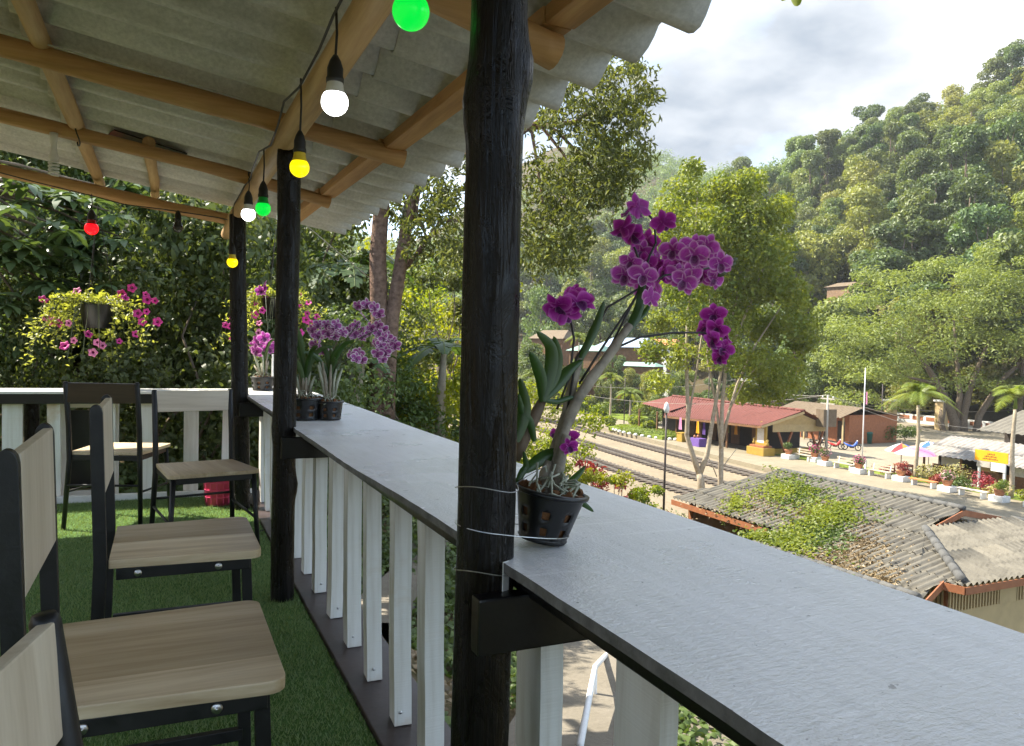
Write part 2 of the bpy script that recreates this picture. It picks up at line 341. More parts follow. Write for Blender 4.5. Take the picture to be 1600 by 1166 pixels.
# ---- back counter
brail=thing('railing_counter','white-topped narrow counter along the back edge of the deck','railing',(-.4,6.2,0),rad(-4))
def bl(x,y,z): # local
    return Vector((x,y,z))
b=MB().box((-.45,.0,CT-.012),(3.0,.40,.017)); bo=b.build('counter_top',M['deckwhite'],brail,bevel=.003)
box('edge_batten',(-.45,-.185,CT-.055),(3.0,.03,.066),M['blackboard'],brail,bevel=.003)
for i,(x,w) in enumerate([(-1.5,.11),(-1.1,.1),(-.72,.12),(-.52,.12),(-.27,.08),(.07,.07),(.31,.10),(.60,.10),(.86,.10)]):
    q=box('plank_baluster',(x,-.12+.012*(i%2),.345),(w,.025,.72),M['bal'],brail,R=rotm(0,rad(random.uniform(-1,1)),0),bevel=.003)
box('sill_board',(-.45,-.20,.012),(3.0,.05,.055),M['deckwhite'],brail,bevel=.004)
fr=thing('framed_opening','dark opening, painted as a black panel, in a white wooden frame below the back counter','board',(-.49,6.48,-.05),rad(-4))
box('panel',(0,0,.35),(.30,.012,.58),M['blackboard'],fr)  # black sheet stands in for the darkness seen through the open frame
for x in (-.17,.17): box('frame_stile',(x,-.008,.36),(.045,.03,.74),M['deckwhite'],fr,bevel=.003)
for z in (.015,.69): box('frame_rail',(0,-.009,z),(.295,.028,.06),M['deckwhite'],fr,bevel=.003)

# ---- posts
def post(label,x,y,z0,z1,r,lean=(0,0),knots=(),seed=1,ntop=0):
    rr=random.Random(seed); t=thing('wooden_post',label,'post',(x,y,z0)); n=max(30,int((z1-z0)/.035)); m=28; vs=[]
    ph=[rr.uniform(0,6) for _ in range(8)]
    for i in range(n+1):
        z=(z1-z0)*i/n; zz=z0+z; cx=lean[0]*(zz)+.004*math.sin(zz*2.2+ph[0]); cy=lean[1]*zz+.004*math.sin(zz*1.7+ph[1])
        for j in range(m):
            a=2*PI*j/m; q=r*(1.03-.03*zz)*(1+.035*math.sin(2*a+ph[2]+zz*.8)+.02*math.sin(3*a+ph[3]-zz*1.3)+.018*math.sin(5*a+zz*7+ph[4])+.012*rr.uniform(-1,1))
            for (ka,kz,kr,ks) in knots:
                da=(a-ka+PI)%(2*PI)-PI; q+=kr*math.exp(-(da/.55)**2-((zz-kz)/ks)**2)
            vs.append((cx+math.cos(a)*q,cy+math.sin(a)*q,z))
    fs=[(i*m+j,i*m+(j+1)%m,(i+1)*m+(j+1)%m,(i+1)*m+j) for i in range(n) for j in range(m)]+[tuple(range(m))[::-1],tuple(n*m+j for j in range(m))]
    MB().add(vs,fs).build('trunk',M['post'],t,smooth=True); return t
P1=post('nearest black lacquered log post with orchid pot wired to it',.493,1.204,-2.3,2.06,.0475,lean=(.011,0),knots=((-.35,1.585,.016,.05),(2.8,1.53,.010,.05),(-1.2,1.2,.004,.03)),seed=3)
P2=post('middle black log post beside two small potted orchids',.487,3.445,-2.0,1.955,.050,knots=((-.3,.5,.012,.05),(2.6,.75,.01,.05),(-2.5,1.9,.012,.06)),seed=5)
P3=post('far black log post at the back corner of the deck',.487,5.42,-1.2,1.96,.052,lean=(-.022,0),knots=((1,.9,.01,.06),),seed=8)
box('white_paint_patch',(.030,-.046,3.04),(.016,.003,.05),M['deckwhite'],P1,R=rotm(0,0,rad(30)))
P4=post('black post behind the planks of the back counter',-.83,6.28,-.6,.70,.045,seed=9)
# wires round the nearest post and the pot
for (z,tilt,rx,name) in ((.885,.0,.055,'a'),(.815,.03,.0,'b'),(.745,.0,.055,'c')):
    pts=[]
    for k in range(41):
        a=2*PI*k/40
        if name=='b': # long loop round post and pot
            ex=.505+.052*math.cos(a) if math.cos(a)<0 else .505+.158*math.cos(a); ey=1.205+(.055+.02*max(0,math.cos(a)))*math.sin(a)
            pts.append((ex,ey,.822-.16*(ex-.45)))
        else: pts.append((.505+.054*math.cos(a),1.204+.054*math.sin(a),z+.006*math.sin(a*2)))
    if name=='a': pts+= [(.575,1.19,.90),(.60,1.17,.92)]
    tag(MB().tube(pts,.0008,5).build('tie_wire',M['wire']),{'a':'upper thin steel wire wound round the nearest black post','b':'steel wire looped round the nearest post and its orchid pot','c':'lowest thin steel wire wound round the nearest black post'}[name],'wire')

# ---- roof
roof=thing('deck_roof','low corrugated fibre-cement roof on peeled logs over the deck','roof',(0,2.5,1.9))
ro=roof.location
ZR=lambda x:2.268-.155*x
PER=.265; AMP=.043
def sheet_mesh(name,x0,x1,ny,dz,mat,per=PER,amp=AMP,zf=ZR,ragged=0,th=.007,seed=0):
    rr=random.Random(seed); m=ny*10+1; nx=max(2,int(abs(x1-x0)/.16)); V=[];fs=[]
    for lay in (0,1):
        for i in range(nx+1):
            for j in range(m):
                y=per*j/10; x=x0+(x1-x0)*i/nx
                if ragged and i==nx: x+=ragged*(math.sin(y*9+seed)+rr.uniform(-.5,.5))
                V.append((x,y,zf(x)+dz+amp*math.cos(2*PI*y/per)+lay*th))
    k=(nx+1)*m
    for i in range(nx):
        for j in range(m-1):
            a=i*m+j; fs.append((a,a+1,a+m+1,a+m)); fs.append((k+a,k+a+m,k+a+m+1,k+a+1))
    for j in range(m-1):
        fs.append((j,k+j,k+j+1,j+1)); a=nx*m+j; fs.append((a,a+1,k+a+1,k+a))
    for i in range(nx):
        a=i*m; fs.append((a,a+m,k+a+m,k+a)); a=i*m+m-1; fs.append((a,k+a,k+a+m,a+m))
    return MB().add(V,fs).mesh(name,mat,smooth=True)
rows=[(-2.9,-1.45,.020),(-1.58,-.42,.010),(-.52,.80,.0),(.70,1.33,-.011)]
for r,(xa,xb,dz) in enumerate(rows):
    for c in range(8):
        me=sheet_mesh('roof_sheet',xa,xb,4,dz+.0015*(c%2),M['asbestos'],ragged=.008 if r==3 else 0,seed=c+10*r)
        s=obj('roof_sheet',me,roof); s.location=Vector((0,-2.1+c*4*PER+.03,0))-ro
def log(name,pts,r,mat,parent,n=14,wob=.012,seed=1,taper=.12):
    rr=random.Random(seed); a=Vector(pts[0]); b=Vector(pts[-1]); k=22; P=[]; R=[]; ph=[rr.uniform(0,6) for _ in range(4)]
    Ls=(b-a).length
    for i in range(k+1):
        t=i/k; f=t*(len(pts)-1); s=min(int(f),len(pts)-2); p=Vector(pts[s]).lerp(Vector(pts[s+1]),f-s)
        p=p+Vector((0,math.sin(t*7+ph[0])*wob*.6,math.sin(t*5+ph[1])*wob)) if abs((b-a).x)>abs((b-a).y) else p+Vector((math.sin(t*7+ph[0])*wob,0,math.sin(t*5+ph[1])*wob*.7))
        P.append(p-ro); R.append(r*(1+taper*(.5-t))*(1+.05*math.sin(t*17+ph[2])+.03*math.sin(t*31+ph[3])))
    return MB().tube(P,R,n).build(name,mat,parent,smooth=False)
def shade_smooth_auto(o):
    me=o.data
    for p in me.polygons: p.use_smooth=len(p.vertices)==4
log('eave_beam',[(.465,-1.5,1.972),(.468,2.2,1.982),(.463,5.0,1.978),(.455,6.6,1.99)],.048,M['logy'],roof,seed=2)
RC=lambda x:2.145-.15*x
log('rafter',[(-2.8,1.93,RC(-2.8)),(.47,1.90,RC(.47)+.0),(1.005,1.965,RC(1.0)-.03)],.052,M['log'],roof,seed=4,wob=.006)
log('rafter',[(-2.8,3.55,RC(-2.8)),(.2,3.54,RC(.2)+.008),(1.02,3.52,RC(1.02))],.045,M['log'],roof,seed=5,wob=.008)
log('rafter',[(-2.8,4.72,RC(-2.8)),(.2,4.76,RC(.2)),(.93,4.84,RC(.93)-.005)],.038,M['log'],roof,seed=6,wob=.008)
log('rafter',[(-2.8,6.1,RC(-2.8)-.12),(-.5,6.1,2.16),(.55,6.1,2.02)],.043,M['log'],roof,seed=7,wob=.008)
log('purlin',[(-.43,-1.5,ZR(-.43)-.070),(-.44,6.45,ZR(-.44)-.070)],.039,M['logy'],roof,seed=8,wob=.010)
log('purlin',[(-1.55,-1.5,ZR(-1.55)-.07),(-1.55,6.45,ZR(-1.55)-.07)],.039,M['logy'],roof,seed=9)
log('purlin',[(-.08,4.78,ZR(-.08)-.062),(-.06,6.45,ZR(-.06)-.066)],.032,M['logy'],roof,seed=10,wob=.004)
for i,(ya,yb,xa,xb) in enumerate(((-1.5,1.93,1.06,1.045),(1.935,3.52,1.04,1.01),(3.525,4.85,.995,.965),(4.855,6.5,.955,.93))):
    za=RC(xa)+.055; zb=RC(xb)+.055
    MB().bar(Vector((xa-.045,ya,za))-ro,Vector((xb-.045,yb,zb))-ro,.092,.05).build('eave_timber',M['timber'],roof,bevel=.003)
MB().bar(Vector((-.275,4.88,ZR(-.275)-.036))-ro,Vector((.10,4.98,ZR(.10)-.040))-ro,.16,.006,up=(.155,0,1)).build('patch_strip',M['blackboard'],roof)
MB().bar(Vector((-.22,4.97,ZR(-.22)-.042))-ro,Vector((.09,5.08,ZR(.09)-.046))-ro,.06,.006,up=(.155,0,1)).build('patch_strip',M['rustmetal'],roof)
for c in roof.children:
    if c.name.split('.')[0] in ('eave_beam','rafter','purlin'): shade_smooth_auto(c)
# ties
for (x,y,z) in ((-.42,4.74,2.2),(.45,4.75,2.06)):
    MB().tube([Vector((x+.01*math.sin(k),y+.062*math.cos(k*PI/6),z+.05*math.sin(k*PI/6)))-ro for k in range(13)],.004,6).build('lashing',M['cable'],roof)

# ---- string lights
def emis(name,col,s,base):
    t=NT(name); return t.pbr(base,.25,None,0,.5,emit=col,es=s)
BM={'white':emis('bulb_white',(1,1,.98),1.6,(.9,.9,.9)),'yellow':emis('bulb_yellow',(1,.72,.0),.22,(.7,.55,.02)),'green':emis('bulb_green',(0,.72,.05),.16,(.01,.5,.05)),'red':emis('bulb_red',(1,.004,.012),.25,(.6,.01,.01)),
    'off':paint('bulb_unlit',(.03,.03,.03),.2,.1,10,0)}
BN={'white':paint('bulb_neck_white',(.62,.62,.58),.4,.1,9,0),'yellow':paint('bulb_neck_yellow',(.62,.46,.03),.4,.1,9,0),'green':paint('bulb_neck_green',(.01,.40,.05),.4,.1,9,0),'red':paint('bulb_neck_red',(.45,.01,.015),.4,.1,9,0),'off':BM['off']}
def bulb(p,top,col,label,r=.036):
    t=thing('light_bulb',label,'light bulb',(p.x,p.y,p.z-r),0,'coloured bulbs on the string of lights')
    prof=[(0,0)]+[(r*math.sin(a),r-r*math.cos(a)) for a in [PI*k/14 for k in range(1,11)]]
    MB().lathe(prof,20).build('globe',BM[col],t,True)
    z0=prof[-1][1]; rn=prof[-1][0]
    MB().lathe([(rn,z0),(r*.66,z0+.012),(r*.58,z0+.03)],20).build('neck',BN[col],t,True)
    MB().lathe([(0,z0+.028),(r*.66,z0+.028),(r*.68,z0+.038),(r*.6,z0+.045),(r*.6,z0+.065),(r*.42,z0+.085),(r*.18,z0+.10),(0,z0+.10)],16).build('socket',M['cable'],t,True)
    MB().tube([Vector((0,0,z0+.09)),Vector((.003,.0,(z0+.09+top-(p.z-r))/2)),Vector((0,0,top-(p.z-r)))],.0036,6).build('drop_cord',M['cable'],t)
    return t
XB=.405
def bx(px,py,x=XB): return atx(px,py,x)
bulb(bx(642,18),2.0,'green','large green bulb nearest the camera at the top edge of the photo',.034)
bulb(bx(523,160),2.0,'white','white glowing bulb hanging nearest, left of the nearest post',.035)
bulb(bx(468,262),1.99,'yellow','yellow bulb hanging in front of the middle black post',.032)
bulb(bx(411,326),1.99,'green','small green bulb hanging behind the middle black post',.034)
bulb(bx(388,335),1.985,'white','white glowing bulb hanging at the head of the far post',.036)
bulb(bx(363,410,.40),1.985,'yellow','yellow bulb half hidden behind the far black post',.034)
bulb(aty(143,357,6.02),2.11,'red','red bulb hanging above the pink petunia basket',.045)
bulb(aty(278,356,6.03),2.05,'off','dark unlit bulb hanging between red bulb and far post',.036)
ctop=[(XB+.012*math.sin(k*1.7),-1.0+k*.28,1.985+.018*math.sin(k*2.3)) for k in range(25)]
cab=[Vector(c) for c in ctop]+[Vector((.36,6.0,2.02)),Vector((.0,6.03,2.05)),Vector((-.25,6.03,2.06)),Vector((-.46,6.02,2.10)),Vector((-.8,6.03,2.16)),Vector((-1.5,6.03,2.3))]
tag(MB().tube(cab,.0042,6).build('light_string_cable',M['cable']),'black cable of the string lights running along the eave beam','cable')
def rafz(x): return RC(x)+.05
wc=[Vector((x,3.50+.02*math.sin(x*5),rafz(x)+.012*math.sin(x*6))) for x in np.linspace(-1.6,.45,24)]
tag(MB().tube(wc,.0038,6).build('white_cable',M['cablew']),'thin white cable sagging along the long log rafter','cable')
cf=aty(84,250,4.72)
t=thing('spiral_lamp','unlit white spiral lamp hanging from the roof at upper left','lamp',(cf.x,cf.y,cf.z-.08))
MB().tube([(.022*math.cos(k*.5),.022*math.sin(k*.5),.0+k*.0014) for k in range(52)],.006,6).build('spiral_tube',M['pvc'],t,True)
MB().lathe([(0,.07),(.022,.07),(.024,.10),(.016,.115),(.014,.17),(.020,.18),(.020,.22),(0,.22)],14).build('lamp_base',M['pvc'],t,True)

# ---- chairs
def rounded_seat(d,wf,wb,th,rc):
    pts=[(-d/2,-wb/2),(d/2-rc,-wf/2)]
    for k in range(6):
        a=-PI/2+k*PI/10; pts.append((d/2-rc+rc*math.cos(a),-wf/2+rc+rc*math.sin(a)))
    for k in range(6):
        a=k*PI/10; pts.append((d/2-rc+rc*math.cos(a),wf/2-rc+rc*math.sin(a)))
    pts+=[(d/2-rc,wf/2),(-d/2,wb/2)]
    out=[]
    for p in pts:
        if not out or (Vector(p)-Vector(out[-1])).length>1e-5: out.append(p)
    return out
screwme=MB().lathe([(0,.006),(.003,.0055),(.0035,.003),(.007,.003),(.0105,.0018),(.011,0)],16).mesh('screw',M['screw'],True)
def chair_wide(label,loc,rz=0,SH=.455):
    t=thing('chair',label,'chair',(loc[0],loc[1],0),rz,'wood and black steel chairs on the deck')
    D,WF,WB=.44,.52,.47
    MB().prism(rounded_seat(D,WF,WB,.028,.035),.027,Matrix.Translation((.01,0,SH-.027))).build('seat',M['oak'],t,bevel=.0035)
    for s in (-1,1):
        y=s*(WB/2-.004)
        # flat rectangular upright with rounded top, leaning back
        b=MB(); n=10; zt=.925; vs=[]; xs=lambda z:-.232-.014*max(0,(z-SH))/(zt-SH)-.016*max(0,(SH-z))/SH
        w=.036;d=.026
        pro=[0,.2,.4,SH,.6,.75,.86,zt-.025,zt-.012,zt-.004,zt]; 
        for z in pro:
            k=1 if z<zt-.026 else math.sqrt(max(.02,1-((z-(zt-.026))/.0265)**2))
            for sx,sy in ((-1,-1),(1,-1),(1,1),(-1,1)): vs.append((xs(z)+sx*w/2*k,y+sy*d/2,z))
        m=len(pro); b.add(vs,[(3,2,1,0),tuple((m-1)*4+j for j in range(4))]+[(i*4+j,i*4+(j+1)%4,i*4+4+(j+1)%4,i*4+4+j) for i in range(m-1) for j in range(4)])
        b.build('rear_leg',M['black'],t,bevel=.0022)
        MB().bar((.185,s*(WF/2-.045),SH-.029),(.20,s*(WF/2-.035),0),.03,.024,up=(0,1,0)).build('front_leg',M['black'],t,bevel=.002)
        MB().bar((-.19,s*(WB/2-.012),SH-.046),(.195,s*(WF/2-.03),SH-.046),.02,.034).build('apron_rail',M['black'],t,bevel=.002)
        for x in (-.13,.10):
            q=obj('screw',screwme,t); yy=s*(WB/2-.012+(x+.19)/.385*(WF/2-WB/2-.018)+.0108); q.location=(x,yy,SH-.046); q.rotation_euler=(-s*PI/2,0,0)
    MB().bar((.19,-WF/2+.06,SH-.046),(.19,WF/2-.06,SH-.046),.02,.034).build('apron_rail',M['black'],t,bevel=.002)
    MB().bar((-.18,-WB/2+.03,SH-.046),(-.18,WB/2-.03,SH-.046),.02,.034).build('apron_rail',M['black'],t,bevel=.002)
    MB().bar((-.01,-.2,.13),(-.01,.2,.13),.02,.03).build('stretcher',M['black'],t,bevel=.002)
    for s in (-1,1): MB().bar((-.22,s*.215,.13),(.19,s*.215,.13),.02,.03).build('stretcher',M['black'],t,bevel=.002)
    # back panel between the uprights
    x=lambda z:-.236-.014*max(0,(z-SH))/(.925-SH)
    b=MB(); z0,z1=.655,.915; b.bar((x(z0)+.012,0,z0),(x(z1)+.012,0,z1),WB-.040,.020,up=(1,0,0)); b.build('backrest',M['oakp'],t,bevel=.003)
    return t
def chair_round(label,loc,rz,mat,SH=.455,top=.85,ph=.115,W=.40,seatm=None):
    t=thing('chair',label,'chair',(loc[0],loc[1],0),rz,'wood and black steel chairs on the deck')
    D,WF,WB=.44,.45,.40
    MB().prism(rounded_seat(D,WF,WB,.02,.03),.02,Matrix.Translation((.015,0,SH-.02))).build('seat',seatm or M['oak'],t,bevel=.003)
    for s in (-1,1):
        y=s*W/2
        MB().tube([(-.245,s*(W/2+.018),0),(-.215,y,SH*.9),(-.225,y,.6),(-.262,y,top-.008),(-.263,y,top)],[.0125,.015,.015,.0145,.011],14).build('rear_leg',M['black'],t,True)
        MB().tube([(.205,s*(WF/2-.028),SH-.022),(.225,s*(WF/2-.004),0)],[.014,.0115],12).build('front_leg',M['black'],t,True)
        MB().bar((-.2,s*(W/2-.01),SH-.037),(.2,s*(WF/2-.03),SH-.037),.018,.03).build('apron_rail',M['black'],t,bevel=.002)
        MB().tube([(-.225,s*(W/2+.008),.22),(.21,s*(WF/2-.018),.20)],.007,8).build('stretcher',M['black'],t,True)
    MB().bar((.205,-WF/2+.03,SH-.037),(.205,WF/2-.03,SH-.037),.018,.03).build('apron_rail',M['black'],t,bevel=.002)
    MB().bar((-.205,-W/2+.01,SH-.037),(-.205,W/2-.01,SH-.037),.018,.03).build('apron_rail',M['black'],t,bevel=.002)
    MB().tube([(-.235,-W/2,.26),(-.235,W/2,.26)],.007,8).build('stretcher',M['black'],t,True)
    b=MB(); P=[]
    z1=top-.006; z0=z1-ph
    for lay in (0,1):
        pass
    b.bar((-.235-.035*(z0-.6)/.25+.004,0,z0),(-.262+.004,0,z1),W-.014,.016,up=(1,0,0)); b.build('backrest',mat,t,bevel=.003)
    return t
chair_wide('wood-seated steel chair in the foreground with the largest visible seat',(.0,1.805))
chair_wide('second wood-seated steel chair facing the counter, behind the foreground seat',(.065,2.815))
chair_round('pale wood chair with narrow back panel facing the camera near the corner',(.205,4.38),rad(-79),M['oakh'])
chair_round('dark-backed chair seen from behind, drawn up to the back counter',(-.235,5.29),rad(70),M['darkwood'],top=.87,seatm=M['oak'])
chair_round('nearest chair, cut off at the lower left corner, only backrest showing',(.105,.626),rad(-13),M['oakp'],top=.845,ph=.115)
# pink bin
pm=paint('pink_plastic',(.80,.09,.22),.35,.08,8,0)
bn=thing('waste_basket','pink plastic lattice waste basket by the far corner post','basket',(.36,5.62,0))
MB().lathe([(0,.002),(.085,.002),(.088,.0),(.105,.235),(.112,.24),(.109,.25),(.1,.24),(.08,.012),(0,.012)],28).build('body',pm,bn,True)
for k in range(14):
    a=2*PI*k/14; MB().bar((.0895*math.cos(a),.0895*math.sin(a),.02),(.106*math.cos(a),.106*math.sin(a),.23),.006,.004,up=(math.cos(a),math.sin(a),0)).build('rib',pm,bn)
for z in (.06,.11,.16,.2):
    r=.0895+.0165*z/.23; MB().tube([(r*math.cos(2*PI*k/24),r*math.sin(2*PI*k/24),z) for k in range(25)],.003,5).build('hoop',pm,bn)
wp=aty(428,600,6.3); tag(MB().box((wp.x,wp.y,.62),(.035,.03,.82)).build('white_stake',M['pvc'],bevel=.003),'short white post standing just behind the corner of the counter','post')
cord=[atz(383,833,.006),atz(400,832,.006),atz(420,826,.006),atz(432,840,.006),atz(440,850,.006)]
tag(MB().tube(cord,.004,6).build('floor_cord',M['cable']),'short black cord lying on the turf beside the middle post','cord')
# ================================================================ TERRAIN
_bx=np.array([-80,-30,-8,-3,0,1.1,2.0,3.8,6,10,14,20,26,400]); _bz=np.array([26,10,2.2,.3,-.35,-.6,-1.5,-1.85,-2.6,-4.9,-6.8,-8.2,-8.4,-8.4])
def sst(a,b,x): t=np.clip((x-a)/(b-a),0,1); return t*t*(3-2*t)
def H(x,y):
    x=np.asarray(x,float); y=np.asarray(y,float)
    z=np.interp(x,_bx,_bz)
    z=z+np.clip(y-6.8,0,60)*.25*(1-sst(2,13,x))
    z=z+np.clip(y-105,0,400)*.10*sst(20,60,x)
    hill=np.clip(x-96-.02*np.clip(y,0,400),0,130)
    z=z+hill*.63*(1-.18*np.sin(y*.021+1.0))*(.70+.30*(1-sst(60,220,y)))
    z=z+np.clip(y-190,0,230)*.12+np.clip(y-190,0,230)*.06*np.sin(x*.03)
    far=sst(60,140,np.hypot(x,y)); z=z+far*(2.2*np.sin(x*.07+y*.05)+1.5*np.sin(x*.13-y*.11+2))*(hill>0)
    z=z+.05*np.sin(x*2.3+1)*np.cos(y*1.9)*(np.abs(x-4)<12)
    return z
def Hs(x,y): return float(H(x,y))
def hit(px,py,smax=900):
    d=ray(px,py); s=.8; p=Vector((0,0,EYE))
    while s<smax:
        q=Vector((0,0,EYE))+d*s
        if q.x>1.05 or q.y>6.7:
            if q.z<Hs(q.x,q.y): return q
        s*=1.004
    return Vector((0,0,EYE))+d*smax
xs=np.unique(np.concatenate([np.linspace(-80,-8,14),np.linspace(-8,14,75),np.linspace(14,60,24),np.linspace(60,96,10),np.linspace(96,330,60)]))
ys=np.unique(np.concatenate([np.linspace(-60,-4,10),np.linspace(-4,22,80),np.linspace(22,100,30),np.linspace(100,560,90)]))
XX,YY=np.meshgrid(xs,ys,indexing='ij'); ZZ=H(XX,YY); V=np.stack([XX,YY,ZZ],-1).reshape(-1,3); ny=len(ys)
I=np.arange(len(xs)-1)[:,None]*ny+np.arange(ny-1)[None,:]; Fq=np.stack([I,I+ny,I+ny+1,I+1],-1).reshape(-1,4)
def mk_ground():
    t=NT('earth_and_undergrowth'); v=t.coord(); n=t.noise(v,.9,7,.65); n2=t.noise(v,14,5,.7); n3=t.noise(v,.05,4,.6)
    c=t.ramp(n,[(.3,(.045,.035,.02)),(.5,(.11,.085,.05)),(.72,(.05,.07,.02))]); c=t.mix(.5,c,t.ramp(n2,[(.35,(.03,.022,.012)),(.55,(.10,.08,.045)),(.7,(.19,.15,.09))]))
    c=t.mix(t.ramp(n3,[(.45,(0,)*3),(.6,(.7,)*3)]),c,(.035,.05,.014))
    return t.pbr(c,.95,t.bump(n2,.7,.03),spec=.1)
M['ground']=mk_ground()
tag(npmesh('hillside_ground',V,Fq,M['ground'],smooth=True),kind='structure')

# ================================================================ FOLIAGE TOOLS
def nrm(a): return a/np.maximum(1e-9,np.linalg.norm(a,axis=-1,keepdims=True))
def leaves(P,Nn,size,asp=.45,fine=False,droop=.25,fold=.08,rng=RNG,curl=.12):
    n=len(P); Nn=nrm(Nn); R=rng.normal(size=(n,3)); T=R-Nn*np.sum(R*Nn,1,keepdims=True); T=nrm(T); T[:,2]-=droop; T=nrm(T); S=nrm(np.cross(Nn,T)); Nn=np.cross(T,S)
    s=(np.full(n,size) if np.isscalar(size) else size)*rng.uniform(.65,1.3,n); s=s[:,None]
    w=S*asp*s/2; f=Nn*fold*s; c=Nn*curl*s
    if not fine:
        V=np.stack([P-T*s/2-c,P+w+f,P+T*s/2-c,P-w+f],1).reshape(-1,3)
        b=np.arange(n)[:,None]*4; F=np.stack([b+np.array([0,1,2]),b+np.array([0,2,3])],1).reshape(-1,3)
    else:
        V=np.stack([P-T*s/2-c,P-T*s*.2+w*.85+f,P+T*s*.18+w*.8+f,P+T*s/2-c*1.5,P+T*s*.18-w*.8+f,P-T*s*.2-w*.85+f],1).reshape(-1,3)
        b=np.arange(n)[:,None]*6; F=np.stack([b+np.array([0,1,5]),b+np.array([1,2,4]),b+np.array([1,4,5]),b+np.array([2,3,4])],1).reshape(-1,3)
    return V,F
def clump_points(c,r,n,rng=RNG,inner=.45,up=.45,jit=.9):
    d=nrm(rng.normal(size=(n,3))); rho=1-inner*rng.random(n)**1.6; P=np.array(c)+d*rho[:,None]*np.array(r); Nn=d*.7+np.array([0,0,up])+rng.normal(size=(n,3))*jit*.5
    return P,Nn
def crown_mesh(name,clumps,size,mat,asp=.45,fine=False,droop=.25,rng=RNG,**k):
    Ps,Ns=[],[]
    for (c,r,n) in clumps:
        p,q=clump_points(c,r,n,rng,**k); Ps.append(p); Ns.append(q)
    V,F=leaves(np.concatenate(Ps),np.concatenate(Ns),size,asp,fine,droop,rng=rng); return npmesh_data(name,V,F,mat)
def make_clumps(H0,H1,R,n,rng,cr=(.25,.42),flat=.75,total=4000,shape='round'):
    out=[]; w=[]
    for i in range(n):
        t=rng.random(); z=H0+(H1-H0)*t
        if shape=='round': prof=math.sqrt(max(.05,1-(2*t-1)**2))
        elif shape=='dome': prof=math.sqrt(max(.05,1-t*t))
        else: prof=max(.15,1-.75*t)
        a=rng.uniform(0,2*PI); q=R*prof*math.sqrt(rng.random())*.85; cr_=R*rng.uniform(*cr)
        out.append([(q*math.cos(a),q*math.sin(a),z),(cr_,cr_*rng.uniform(.8,1.2),cr_*flat)]); w.append(cr_**2)
    w=np.array(w)/sum(w); return [(c,r,max(20,int(total*k))) for (c,r),k in zip(out,w)]
M['bark']=paint('brown_bark',(.16,.125,.09),.9,.4,9,.6,22,bd=.02,spec=.1)
M['barkred']=paint('reddish_flaking_bark',(.20,.13,.095),.9,.45,14,.8,26,bd=.03,spec=.1)
M['barkgrey']=paint('pale_grey_bark',(.36,.30,.22),.9,.25,7,.5,20,bd=.02,spec=.1)
LF={}
LF['hill1']=leafmat('forest_leaf_mid',(.085,.125,.04),(.135,.19,.055),(.20,.26,.085),trans=.30)
LF['hill2']=leafmat('forest_leaf_yellow',(.13,.16,.035),(.19,.225,.05),(.27,.29,.08),trans=.33)
LF['hill3']=leafmat('forest_leaf_dark',(.07,.105,.04),(.11,.16,.052),(.16,.215,.08),trans=.28)
LF['center']=leafmat('sunlit_tree_leaf',(.085,.13,.02),(.145,.195,.03),(.27,.30,.048),trans=.42,tcol=(1.65,1.55,.42),objvar=0)
LF['rain']=leafmat('rain_tree_leaf',(.135,.175,.042),(.20,.25,.06),(.28,.33,.095),trans=.34,objvar=0)
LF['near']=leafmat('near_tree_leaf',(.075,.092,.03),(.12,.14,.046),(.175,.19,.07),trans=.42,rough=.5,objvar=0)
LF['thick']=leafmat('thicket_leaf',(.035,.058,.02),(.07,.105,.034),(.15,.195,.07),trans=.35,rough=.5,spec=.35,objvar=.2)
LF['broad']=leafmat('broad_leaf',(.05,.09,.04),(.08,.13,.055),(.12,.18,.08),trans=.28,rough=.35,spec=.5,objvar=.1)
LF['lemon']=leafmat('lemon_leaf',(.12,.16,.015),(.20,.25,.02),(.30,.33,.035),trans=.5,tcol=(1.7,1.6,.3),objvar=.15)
LF['cover']=leafmat('ground_cover_leaf',(.05,.085,.02),(.085,.14,.03),(.14,.19,.045),trans=.3,objvar=0)
LF['litter']=leafmat('dry_litter',(.10,.065,.03),(.19,.13,.065),(.34,.26,.14),trans=.1,tcol=(1,1,1),objvar=0)
LF['palm']=leafmat('palm_frond',(.10,.15,.02),(.16,.22,.03),(.25,.29,.05),trans=.4,objvar=.15)
LF['banana']=leafmat('banana_leaf',(.05,.095,.035),(.075,.13,.05),(.10,.165,.06),trans=.35,objvar=.1,rough=.35)
LF['red']=leafmat('red_foliage',(.16,.02,.02),(.26,.035,.03),(.36,.08,.05),trans=.3,tcol=(1.4,.8,.6),objvar=.2)
LF['orch']=leafmat('orchid_leaf',(.02,.055,.010),(.032,.08,.014),(.055,.11,.02),trans=.2,rough=.3,spec=.5,objvar=.1)

def branchy(b,base,top,r0,r1,n=6,wob=.1,seed=0,seg=7):
    rr=random.Random(seed); a=Vector(base); c=Vector(top); P=[];R=[]
    for i in range(seg+1):
        t=i/seg; p=a.lerp(c,t); k=wob*(c-a).length*math.sin(t*PI)
        P.append(p+Vector((rr.uniform(-k,k),rr.uniform(-k,k),0))); R.append(r0+(r1-r0)*t)
    b.tube(P,R,n); return P
